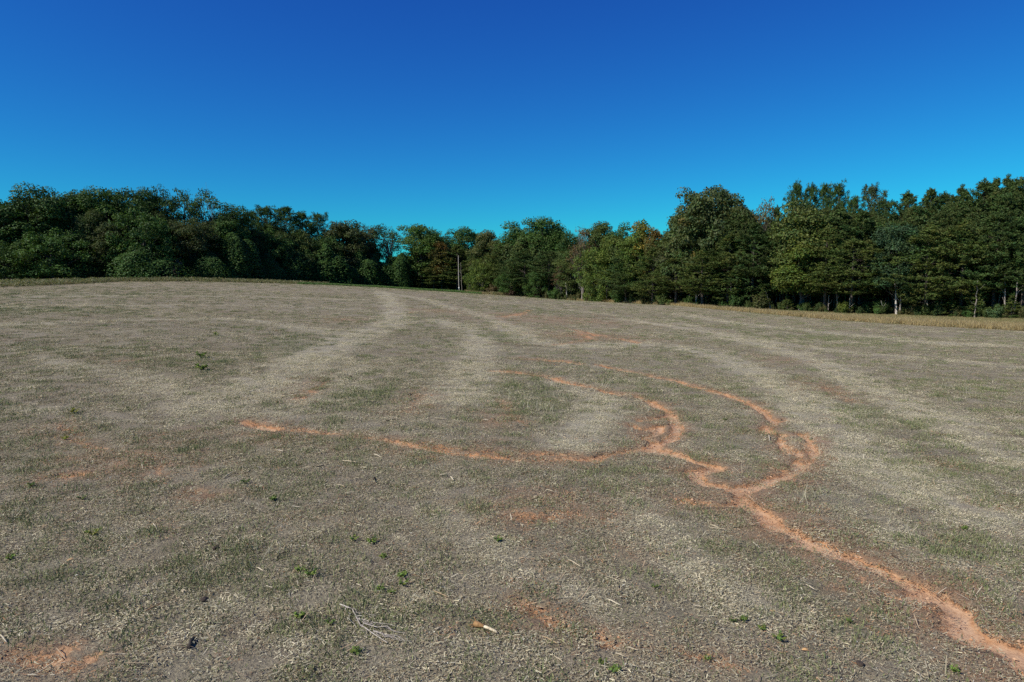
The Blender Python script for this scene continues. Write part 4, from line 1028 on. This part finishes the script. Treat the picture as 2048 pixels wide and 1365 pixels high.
for i, a in enumerate([
    (1794, 538, -.7, .16, -.4, 'pale thick trunk of the pair below the blue-green tree', (1, 1, 1)),
    (1801, 585, -.1, .14, -1.0, 'shorter brownish trunk right beside the pale thick trunk', DK),
    (1541, 580, -.9, .15, -.5, 'leaning pale trunk right of the round olive bush', (.6, .56, .52)),
    (1854, 588, .1, .11, -1.2, 'slim pale trunk midway between pale pair and right saplings', (.8, .78, .75)),
    (1951, 560, .1, .09, -2.2, 'thin lit stem of the taller pine sapling near the right edge', (.5, .47, .44)),
    (1134, 563, -.4, .14, -1.5, 'left one of the pale trunks under the centre woods', (.9, .88, .85)),
    (1163, 562, .1, .11, -1.2, 'middle one of the pale trunks under the centre woods', (.75, .72, .7)),
    (1184, 585, -.8, .12, -1.8, 'leaning pale stub rightmost of the pale trunks under centre woods', (.9, .88, .85)),
    (1212, 545, .4, .10, -.6, 'thin grey trunk inside the light green tree', DK),
    (1392, 585, .0, .11, -1.4, 'short pale trunk under the great oak', (.8, .78, .75)),
    (1377, 588, .1, .09, -1.2, 'grey slim trunk left of the short pale trunk under the oak', DK),
    (1462, 560, -.2, .12, -.2, 'grey trunk under the olive layered pine', DK),
    (1656, 590, .1, .09, -.8, 'thin grey trunk at the foot of the olive layered pine', DK),
    (1700, 594, -.1, .09, -1.6, 'thin pale stem behind the yellowish bush', (.7, .68, .6)),
    (1675, 570, -.3, .14, .2, 'dark reddish trunk left of the yellowish bush', (.45, .38, .34)),
    (1768, 600, -.5, .08, -1.8, 'thin curved pale stem left of the pale thick trunk', (.9, .88, .8)),
    (1997, 510, .5, .10, 2.2, 'tall pale bare stem with side branches near the right edge', (.5, .48, .46)),
    (2010, 540, -.3, .12, .0, 'grey bare stem beside the tall pale bare stem', DK),
    (2030, 560, .1, .12, -.5, 'grey trunk nearest the right edge of the woods', DK),
    (1880, 590, .2, .08, -.5, 'dark slim trunk left of the layered pine sapling', (.45, .42, .4)),
    (1968, 590, -.1, .10, -.3, 'dark slim trunk right of the taller pine sapling', (.45, .42, .4)),
]):
    bare_trunk(a[0], a[1], a[2], a[3], a[4], a[5], seed=i, tint=a[6], forks=3 if a[1] < 570 else 1)

# --- the pole and its thin companion
D = float(d_line(917)) - 6.0; x = (918 - 1024) / FPX * D; z = float(gz(np.array([x]), np.array([D]))[0])
pole = empty('wooden_pole', (x, D, z - .2)); tag(pole, 'straight pale pole standing at the edge of the centre woods', 'pole')
Hp = CAM_H + (HORIZON - 511) / FPX * D - z
v, f = tube([(.25, 0, 0), (.08, 0, 1.1), (0, 0, 2.4), (-.05, 0, Hp * .6), (-.06, 0, Hp)], [.13, .125, .12, .11, .09], 10)
o = link_mesh('shaft', make_mesh('shaft', v, f, M_PALE, smooth=True), pole); o.color = (.85, .83, .82, 1)
v, f = tube([(-.06, 0, Hp - .02), (-.06, 0, Hp + .05), (-.06, 0, Hp + .08)], [.10, .10, .02], 10)
o = link_mesh('cap', make_mesh('cap', v, f, M_PALE, smooth=True), pole); o.color = (.6, .6, .6, 1)
M_WHITE = plain_material('white_marker_paint', (.72, .71, .68), (.80, .79, .76))
v, f = tube([(.10, -.02, 1.0), (.09, -.02, 1.05), (.05, -.02, 1.55), (.05, -.02, 1.6)], [.05, .16, .155, .05], 10)
o = link_mesh('white_sleeve', make_mesh('white_sleeve', v, f, M_WHITE, smooth=True), pole)
bare_trunk(924, 525, -.35, .08, -5.8, 'thin crooked bare trunk just right of the pale pole', seed=77, tint=(.55, .52, .48), forks=4)
bare_trunk(939, 560, -.2, .12, -1.0, 'short grey trunk among bare brush right of the pale pole', seed=78, tint=DK, forks=3)
bare_trunk(949, 562, .1, .10, -1.0, 'second short grey trunk among bare brush right of the pale pole', seed=79, tint=DK, forks=3)

# ------------------------------------------------------------------ the depth of the woods: countless trees behind the front row
_sky = np.array([[-600, 400], [0, 410], [30, 405], [60, 385], [120, 386], [160, 396], [220, 392], [300, 390], [345, 420], [400, 440], [450, 420], [500, 440], [540, 432], [600, 438], [650, 448], [690, 455], [745, 468], [760, 500], [800, 530],
                 [812, 520], [840, 470], [880, 480], [930, 470], [970, 475], [1030, 458], [1100, 455], [1150, 470], [1230, 458], [1300, 465], [1330, 460], [1370, 410], [1480, 410], [1505, 445], [1550, 435], [1590, 410], [1700, 418], [1760, 415], [1800, 410],
                 [1900, 400], [1980, 378], [2048, 366], [2600, 340]], float)
def joined(name, pair):
    """trunk and crown of a woodland tree as one mesh"""
    A = []
    for me in pair:
        v = np.empty(len(me.vertices) * 3, np.float32); me.vertices.foreach_get('co', v); v = v.reshape(-1, 3)
        f = np.empty(len(me.loops), np.int32); me.loops.foreach_get('vertex_index', f); f = f.reshape(-1, 4)
        c = np.empty(len(v) * 4, np.float32); me.attributes['col'].data.foreach_get('color', c); c = c.reshape(-1, 4)[:, :3]
        A.append((v, f, c))
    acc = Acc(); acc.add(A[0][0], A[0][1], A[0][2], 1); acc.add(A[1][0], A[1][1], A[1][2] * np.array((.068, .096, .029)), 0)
    return acc.mesh(name, [pair[1].materials[0], pair[0].materials[0]])
wk = [joined('woods_%d' % k, p) for k, p in enumerate([B[0], B[3], VPINE[1], VPINE[3], VINE[0], B[2]])]
n = 1200
px = -620 + 3220 * rng.random(n)
dd = 5 + 55 * rng.random(n) ** 1.5
D = d_line(px) + dd
tp = np.interp(px, _sky[:, 0], _sky[:, 1]) + 15 + 60 * rng.random(n)
x, y = (px - 1024) / FPX * D, D; z = gz(x, y)
H = np.maximum(CAM_H + (HORIZON - tp) / FPX * D - z, 3.0); W = np.clip(H * .55, 4, 9) * (.8 + .5 * rng.random(n))
right = px > 1330
vid = np.where(right, rng.choice([2, 3, 2, 3, 0], n), rng.choice([0, 1, 5, 4, 4], n))
n3 = 420      # close rows of the right stand
px3 = 1330 + 900 * rng.random(n3); D3 = d_line(px3) + 3.5 + 10 * rng.random(n3)
x3, y3 = (px3 - 1024) / FPX * D3, D3; z3 = gz(x3, y3)
H3 = np.maximum(CAM_H + (HORIZON - (np.interp(px3, _sky[:, 0], _sky[:, 1]) + 6 + 70 * rng.random(n3))) / FPX * D3 - z3, 3.0); W3 = np.clip(H3 * .5, 4, 8) * (.8 + .5 * rng.random(n3))
px, x, y, z, H, W = np.r_[px, px3], np.r_[x, x3], np.r_[y, y3], np.r_[z, z3], np.r_[H, H3], np.r_[W, W3]; vid = np.r_[vid, rng.choice([2, 3], n3)]; n = n + n3
n2 = 700      # undergrowth in the shade of the stand
px2 = -620 + 3220 * rng.random(n2); D2 = d_line(px2) + 7 + 30 * rng.random(n2)
x2, y2 = (px2 - 1024) / FPX * D2, D2
H2 = 2.5 + 4 * rng.random(n2); W2 = 4 + 3 * rng.random(n2)
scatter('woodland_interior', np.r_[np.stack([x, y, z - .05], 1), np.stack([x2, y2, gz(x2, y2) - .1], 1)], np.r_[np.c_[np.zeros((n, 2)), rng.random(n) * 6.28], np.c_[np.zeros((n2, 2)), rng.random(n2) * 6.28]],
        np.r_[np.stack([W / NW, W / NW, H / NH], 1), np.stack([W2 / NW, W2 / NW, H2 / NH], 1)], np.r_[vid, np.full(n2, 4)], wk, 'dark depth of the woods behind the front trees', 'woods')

# brambles and young growth along the foot of the woods
bk = []
for k, c in enumerate([(.07, .10, .03), (.10, .10, .04), (.055, .085, .028)]):
    pr = BUSH[k]; A_ = joined('bramble_%d' % k, pr)
    n_s = len(pr[0].vertices); cc = np.ones((len(A_.vertices), 4), np.float32); A_.attributes['col'].data.foreach_get('color', q_ := np.empty(len(A_.vertices) * 4, np.float32)); q_ = q_.reshape(-1, 4)
    q_[n_s:, :3] *= np.array(c) / np.array((.068, .096, .029)); A_.attributes['col'].data.foreach_set('color', q_.ravel()); bk.append(A_)
n = 520
px = np.r_[940 + 1200 * rng.random(380), -100 + 1000 * rng.random(140)]
D = d_line(px) - 2.2 + 4.5 * rng.random(n); x, y = (px - 1024) / FPX * D, D
s = .25 + .5 * rng.random(n) ** 1.5
scatter('brambles', np.stack([x, y, gz(x, y) - .03], 1), np.c_[np.zeros((n, 2)), rng.random(n) * 6.28], np.stack([s * 1.2, s * 1.2, s * 1.2], 1), rng.integers(0, 3, n), bk, 'low brambles and young growth along the foot of the woods', 'brambles')

# ------------------------------------------------------------------ small things lying and growing on the field
def drop(px, py):
    q = at(px, py); q[2] = float(gz(np.array([q[0]]), np.array([q[1]]))[0]); return q

def weed_meshes(seed, n_st=7):
    r = np.random.default_rng(seed); S, A = Acc(), Acc()
    for k in range(n_st):
        az = r.random() * 6.28; tip = np.array([math.cos(az) * .13, math.sin(az) * .13, .07 + .08 * r.random()])
        v, f = tube([(0, 0, -.01), tip * np.array([.5, .5, .7]), tip], [.006, .005, .003], 4); S.add(v, f)
        m = 9; s_ = .35 + .7 * r.random((m, 1)); q = rand_dirs(m, r); q[:, 2] = abs(q[:, 2]) * .4
        p = tip * s_ + q * .025 + np.array([0, 0, .012])
        L = .05 + .045 * r.random(m)
        v, f = cards(p, np.array([0, 0, 1.]) + r.normal(0, .45, (m, 3)), tip + q * .1, L, L * .62)
        A.add(v, f, np.repeat(leafcol(m, r, (1, 1, 1), .4), 4, 0))
    return S.mesh('weed_stems', M_GRASS), A.mesh('weed_leaves', M_LEAF)
WM = [weed_meshes(300 + k, 5 + 2 * k) for k in range(4)]
WEEDS = [
 (148, 828, 3.0, 'large bright green weed patch at left, above the small yellowish weed'), (130, 880, 1.6, 'small yellowish green weed left, below the large weed patch'),
 (403, 716, 4.2, 'upper bright green weed clump of two left of centre midfield'), (405, 741, 4.0, 'lower bright green weed clump of two left of centre midfield'),
 (432, 672, 3.8, 'farthest green weed clump on the left midfield'), (1450, 842, 1.7, 'lone green weed inside the loop between the two clay rills'),
 (995, 1085, 1.1, 'lone green weed with dark shadow at the centre of the foreground'), (803, 1154, 1.0, 'round-leaved weed at the top of the foreground weed cluster'),
 (807, 1171, 1.1, 'weed just below the round-leaved weed of the foreground cluster'), (784, 1186, 1.1, 'lower right weed of the foreground cluster'), (764, 1181, 1.1, 'lower left weed of the foreground cluster'),
 (745, 1089, 1.1, 'weed above the foreground cluster, right one of a pair'), (707, 1083, 1.2, 'weed above the foreground cluster, left one of a pair'),
 (766, 1118, .9, 'small weed between the foreground cluster and the pair above it'), (1488, 1243, 1.1, 'bright weed at lower right, leftmost of a row of three'), (1525, 1260, 1.0, 'bright weed at lower right, middle one of a row of three'),
 (1558, 1281, 1.2, 'bright weed at lower right, lowest of a row of three'), (1466, 1243, .9, 'dim small weed just left of the bright row at lower right'),
 (1700, 1246, .8, 'small weed left of the main clay rill near the bottom'), (1927, 1060, 1.1, 'lone bright weed right of the main clay rill'),
 (187, 1072, 1.3, 'yellow-green weed at lower left above the tan husk'), (600, 1143, 1.2, 'left one of two weeds left of the foreground cluster'), (622, 1152, 1.3, 'right one of two weeds left of the foreground cluster'),
 (600, 1236, 1.0, 'bright upright weed just left of the dead branch'), (660, 1250, .9, 'small weed touching the left side of the dead branch'), (712, 1309, 1.2, 'tall green weed below the dead branch'),
 (1230, 1346, 1.0, 'weed at the bottom edge right of the middle'), (1205, 1328, .8, 'smaller weed up left of the bottom edge weed'), (165, 1000, 1.6, 'dull green weed below the round clay patch at left'),
 (60, 975, 1.6, 'dull green weed left of the round clay patch'), (1912, 1345, 1.0, 'weed near the bottom right corner beside the main clay rill'), (545, 1003, 1.5, 'low green weed right of the twin clay patches'),
 (492, 968, 1.8, 'low green weed up right of the twin clay patches'), (1310, 1176, .9, 'weed beside a reddish spot right of the foreground centre'), (1416, 1318, .8, 'weed at the edge of the bottom clay streak'),
 (20, 1120, 1.1, 'weed at the left edge of the foreground'),
]
for k, (px, py, s, lab) in enumerate(WEEDS):
    q = drop(px, py); e = empty('weed', q); s = s * (.36 + .14 * rng.random()) if s < 1.5 else s * .36; e.scale = (s,) * 3; e.rotation_euler = (0, 0, rng.random() * 6.28)
    w = WM[k % 4]
    g = np.array((.165, .225, .055)) * (.85 + .4 * rng.random()) * (np.array((1.35, 1.05, .9)) if 'yellow' in lab else np.array((.75, .75, .9)) if 'dull' in lab or 'dim' in lab or 'low' in lab.split() else 1)
    o = link_mesh('stem', w[0], e); o.color = (*(g * .9), 1)
    o = link_mesh('leaves', w[1], e); o.color = (*g, 1)
    tag(e, lab, 'weed', 'green weeds scattered over the field')

def stalk_mesh(seed, L=1.0, split=True):
    """nominal 0.3 m long piece of stalk with a torn end and a node"""
    r = np.random.default_rng(seed)
    t = np.linspace(-.15, .15, 8); bend = .010 * np.cos(t * 9) + r.normal(0, .0015, 8)
    rad = np.array([.006, .0105, .0105, .0135, .0105, .010, .0095, .004]) * (.9 + .25 * r.random())
    v, f = tube(np.stack([t, bend, .012 + r.normal(0, .001, 8)], 1), rad, 7, r.random())
    v[:7, 0] += r.normal(0, .012, 7); v[-7:, 0] += r.normal(0, .018, 7)
    return make_mesh('stalk', v, f, M_STALK, smooth=True)
def husk_mesh(seed):
    r = np.random.default_rng(seed); A = Acc()
    for k in range(3):
        n_ = 7; t = np.linspace(0, 1, n_); az = r.normal(0, .5)
        c = np.stack([.12 * t * math.cos(az), .12 * t * math.sin(az) + r.normal(0, .02), .02 + .025 * np.sin(t * 3) * r.random()], 1)
        w = .012 * np.sin(t * 3 + .15)[:, None] * np.array([[-math.sin(az), math.cos(az), .4]])
        v = np.concatenate([c - w, c + w]); f = np.array([[i, i + 1, n_ + i + 1, n_ + i] for i in range(n_ - 1)])
        A.add(v, f)
    return A.mesh('husk', M_STALK, True)
SM = [stalk_mesh(400 + k) for k in range(5)]; HM = [husk_mesh(420 + k) for k in range(3)]
PALE, TAN, WHT, DRK = (.80, .78, .72), (.66, .57, .44), (1.0, 1.0, .98), (.16, .13, .11)
STALKS = [  # px, py, length px, screen angle (deg, clockwise from right), tint, label
 (1149, 1131, 32, 35, PALE, 'long pale stalk right of the foreground centre, sloping down to the right'), (1228, 1210, 28, 27, WHT, 'bright short stalk right of the foreground clay streak'),
 (882, 1193, 30, 22, TAN, 'thin tan stalk below and right of the foreground weed cluster'), (836, 1260, 22, -15, TAN, 'short tan stalk right of the dead branch tip'),
 (814, 988, 24, -4, PALE, 'pale stalk lying level under the left clay rill'), (886, 953, 14, 0, WHT, 'small white fragment left one of two below the left clay rill'), (904, 961, 12, 60, WHT, 'small white fragment right one of two below the left clay rill'),
 (699, 926, 36, 10, PALE, 'long pale stalk midfield below the left clay rill'), (755, 915, 16, 15, WHT, 'white fragment above the long pale midfield stalk'), (879, 840, 24, 3, PALE, 'pale level stalk above the left clay rill'),
 (971, 842, 12, 4, WHT, 'small white fragment right of the pale level stalk above the clay rill'), (593, 1017, 20, 2, WHT, 'white level stalk below the twin clay patches, to their right'), (456, 953, 24, -25, PALE, 'pale stalk up right of the twin clay patches'),
 (681, 974, 16, 10, PALE, 'tangled pale fragment below the long pale midfield stalk'), (1765, 1088, 36, 10, TAN, 'tan stalk right of the main clay rill'), (1437, 1061, 34, 8, PALE, 'pale split stalk left of the main clay rill'),
 (1430, 1056, 20, 30, PALE, 'short stalk crossing the pale split stalk left of the main rill'), (1621, 1179, 22, 35, WHT, 'white fragment between main clay rill and lower right weeds'), (1837, 1353, 34, 32, PALE, 'pale stalk at the bottom right edge'),
 (65, 1356, 20, 0, WHT, 'white stalk at the bottom left edge, left one'), (106, 1355, 10, 0, WHT, 'white fragment at the bottom left edge, right one'), (7, 1283, 16, 40, WHT, 'white fragment on the left edge near the bottom'),
 (588, 1293, 12, 30, WHT, 'white fragment left of the tall green weed'), (1118, 1325, 20, 32, PALE, 'pale stalk near the bottom edge left of the middle weed'), (1240, 1315, 22, 25, PALE, 'pale stalk above the bottom edge weed'),
 (1100, 1285, 34, 28, TAN, 'thin tan stalk under the foreground clay streak'), (1265, 1303, 26, 15, PALE, 'pale thin stalk at the right end of the foreground clay streak'), (1080, 1214, 18, 5, PALE, 'pale fragment on the foreground clay streak'),
 (1395, 1215, 18, 8, WHT, 'white fragment up left of the lower right weeds'), (1100, 985, 16, 10, PALE, 'pale fragment midfield under the wide clay rill'), (560, 905, 14, 5, WHT, 'tiny white fragment right of the leftmost rill patch'),
 (520, 1142, 14, 30, WHT, 'white fragment left of the two weeds in the foreground'), (310, 1056, 12, 50, WHT, 'small pale fragment below the twin clay patches, to their left'), (90, 1100, 14, 5, PALE, 'pale fragment at left under the yellow-green weed'),
 (1826, 1023, 16, 12, DRK, 'dark stick up right of the main clay rill'), (1796, 1121, 30, 25, DRK, 'dark curved stick right above the main clay rill'), (858, 1164, 22, -28, (.42, .28, .18), 'brown stick right of the foreground weed cluster'),
 (308, 1218, 46, -20, (.40, .28, .19), 'long brown stick at lower left'), (560, 1115, 44, -35, DRK, 'dark twig left of the two foreground weeds'), (645, 935, 26, -25, DRK, 'dark twig left of the long pale midfield stalk'),
 (748, 960, 18, -80, DRK, 'dark upright stick below the long pale midfield stalk'), (780, 843, 24, -10, DRK, 'dark stick above the left clay rill'), (740, 806, 20, -8, DRK, 'dark stick farther up the midfield, left of the dark clump'),
 (720, 715, 14, -3, PALE, 'far pale fragment on the left slope'), (505, 775, 14, 0, PALE, 'pale fragment on the light swath at left'), (1700, 818, 12, 10, DRK, 'dark stick on the right light swath'),
 (1538, 879, 10, 80, WHT, 'small white stone-like fragment inside the right clay loop'), (1551, 921, 9, 10, WHT, 'white fragment at the inner edge of the right clay loop'),
]
for k, (px, py, lp, ang, tint, lab) in enumerate(STALKS):
    a_ = math.radians(ang); dx, dy = math.cos(a_) * lp / 2, math.sin(a_) * lp / 2
    p0, p1 = drop(px - dx, py - dy), drop(px + dx, py + dy)
    c = (p0 + p1) / 2; d = p1 - p0; L = min(np.linalg.norm(d), .75)
    e = link_mesh('stick' if tint[0] < .5 else 'stalk_piece', SM[k % 5]); e.location = (c[0], c[1], c[2] + .022)
    e.rotation_euler = (rng.random() * .6, rng.normal(0, .08) - math.atan2(d[2], np.hypot(d[0], d[1])), math.atan2(d[1], d[0]))
    th = .68 + .3 * (c[1] > 12)
    e.scale = (L / .3, th, th); e.color = (*tint, 1)
    tag(e, lab, 'stick' if tint[0] < .5 else 'stalk', 'dark sticks on the field' if tint[0] < .5 else 'dry stalk pieces on the field')

# corn stump: root crown ring with a pale stalk
q = drop(967, 1260); e = empty('corn_stump', q); e.rotation_euler = (0, 0, math.radians(-30)); tag(e, 'pale corn stump with brown root crown, in the middle of the lower foreground', 'stump'); e.scale = (.8,) * 3
v, f = tube([(0, 0, .05), (.02, 0, .052), (.12, 0, .045), (.21, 0, .03), (.225, 0, .028)], [.010, .021, .020, .018, .006], 10)
o = link_mesh('stalk', make_mesh('stump_stalk', v, f, M_STALK, smooth=True), e); o.color = (1.15, 1.12, 1.05, 1)
v, f = tube([(-.16, 0, .03), (-.13, .0, .05), (-.06, 0, .055), (.0, 0, .05)], [.02, .045, .036, .021], 10); v += rng.normal(0, .003, v.shape)
o = link_mesh('root_crown', make_mesh('root_crown', v, f, M_STALK, smooth=True), e); o.color = (.55, .36, .20, 1)
for k in range(6):
    az = k / 6 * 6.28; b = np.array([-.14, .035 * math.cos(az), .05 + .035 * math.sin(az)]); tip = b + np.array([-.05, .06 * math.cos(az), .05 * math.sin(az)]); tip[2] = max(tip[2], .0)
    v, f = tube([b, (b + tip) / 2 + np.array([0, 0, .01]), tip], [.007, .006, .003], 5); o = link_mesh('root', make_mesh('root', v, f, M_STALK, smooth=True), e); o.color = (.6, .42, .25, 1)

# dead branch: a bundle of forked grey twigs
a, b = drop(680, 1215), drop(775, 1292)
e = empty('dead_branch', a); tag(e, 'bleached dead branch with many twigs lying in the lower left foreground', 'branch')
r = np.random.default_rng(610); d = b - a; Lb = np.linalg.norm(d); d /= Lb; s_ = np.array([-d[1], d[0], 0])
def twig(p0, p1, rad, name='twig', tint=(1, 1, 1), wob=.02):
    n_ = 7; t = np.linspace(0, 1, n_)[:, None]; p = p0 + (p1 - p0) * t; p[1:-1] += r.normal(0, wob, (n_ - 2, 3)) * np.array([1, 1, .4]); p[:, 2] = np.maximum(p[:, 2], .012) 
    v, f = tube(p, np.linspace(rad, rad * .4, n_), 5); o = link_mesh(name, make_mesh(name, v, f, M_PALE, smooth=True), e); o.color = (*tint, 1)
twig(np.array([0, 0, .035]), d * Lb + np.array([0, 0, .03]), .009, 'main_stem', (.95, .93, .9), .028)
for k in range(13):
    t0 = .05 + .75 * r.random(); sd = r.choice([-1, 1], p=[.35, .65]); ln = .18 + .35 * r.random()
    p0 = d * Lb * t0 + np.array([0, 0, .035]); p1 = p0 + d * ln + s_ * sd * ln * (.2 + .4 * r.random()) + np.array([0, 0, r.normal(0, .03) - .02])
    g = .45 + .6 * r.random(); twig(p0, p1, .004 + .003 * r.random(), 'twig', (g, g * .97, g * .93), .018)

# clods and a dark rotten stump
def clod(seed, flat=.6):
    r = np.random.default_rng(seed); n_, m_ = 9, 12; V = []
    for i in range(n_):
        ph = math.pi * i / (n_ - 1)
        for j in range(m_):
            th = 6.283 * j / m_; dv = np.array([math.sin(ph) * math.cos(th), math.sin(ph) * math.sin(th), math.cos(ph) * flat])
            V.append(dv * (.75 + .55 * vnoise(dv[0] * 2 + 3, dv[1] * 2 + dv[2] * 2.4, seed)))
    F = [[i * m_ + j, i * m_ + (j + 1) % m_, (i + 1) * m_ + (j + 1) % m_, (i + 1) * m_ + j] for i in range(n_ - 1) for j in range(m_)]
    return make_mesh('clod', np.array(V), np.array(F), M_DARKWOOD, smooth=True)
CM = [clod(700 + k) for k in range(3)]
for k, (px, py, s, lab) in enumerate([(431, 1098, .055, 'dark clod at lower left above the long brown stick'), (1623, 875, .07, 'dark clod on the outer edge of the right clay loop'), (820, 791, .08, 'dark clod in the middle of the midfield'), (700, 755, .07, 'dark clod on the left midfield slope'),
                                     (408, 1202, .06, 'dark clod right of the long brown stick at lower left'), (1562, 838, .05, 'small dark clod above the right clay loop'), (1720, 1330, .05, 'dark clod near the bottom edge at lower right')]):
    q = drop(px, py); o = link_mesh('soil_clod', CM[k % 3]); o.location = (q[0], q[1], q[2] + s * .35); s *= .7; o.scale = (s * 1.3, s, s); o.rotation_euler = (0, 0, rng.random() * 6); o.color = (1.2, 1.0, .85, 1); tag(o, lab, 'clod', 'dark clods on the field')
q = drop(379, 1297); e = empty('rotten_stump', q); e.scale = (.6,) * 3; e.rotation_euler = (0, 0, math.radians(100)); tag(e, 'dark rotten stalk stump with soil at lower left, near the bottom', 'stump')
v, f = tube([(-.02, 0, 0), (0, 0, .03), (.12, .01, .06), (.26, 0, .05), (.28, 0, .05)], [.03, .035, .03, .026, .012], 9); v += rng.normal(0, .003, v.shape)
o = link_mesh('stalk', make_mesh('rotten_stalk', v, f, M_DARKWOOD, smooth=True), e); o.color = (.7, .65, .6, 1)
for k in range(4):
    az = k * 1.5; v, f = tube([(0, 0, .03), (-.06, .07 * math.cos(az), .05), (-.11, .13 * math.cos(az), .03 + .03 * math.sin(az))], [.012, .009, .004], 5); o = link_mesh('root', make_mesh('root', v, f, M_DARKWOOD, smooth=True), e); o.color = (.9, .8, .7, 1)
# loose straw wisps standing up from the litter
for k, (px, py, s, lab) in enumerate([(1139, 1056, 1.3, 'upright pale straw wisp left of the faint clay band in the foreground'), (133, 1124, 1.2, 'tan curled husk at left above the long brown stick'), (362, 1183, 1.3, 'pale husk left of the dark clod near the brown stick'), (870, 1262, .9, 'white husk left of the corn stump'), (1540, 1222, 1.0, 'tan husk just above the lower right weeds'), (1602, 1303, 1.1, 'orange-tan husk below the lower right weeds')]):
    q = drop(px, py); e = link_mesh('straw_husk', HM[k % 3]); e.location = q; e.scale = (s * .6,) * 3; e.rotation_euler = (0, -.9 if k == 0 else -.1, rng.random() * 6.28)
    e.color = (*(PALE if 'white' in lab else (.9, .62, .36) if 'orange' in lab else PALE if 'pale' in lab else (.85, .66, .45)), 1); tag(e, lab, 'husk', 'dry husks on the field')
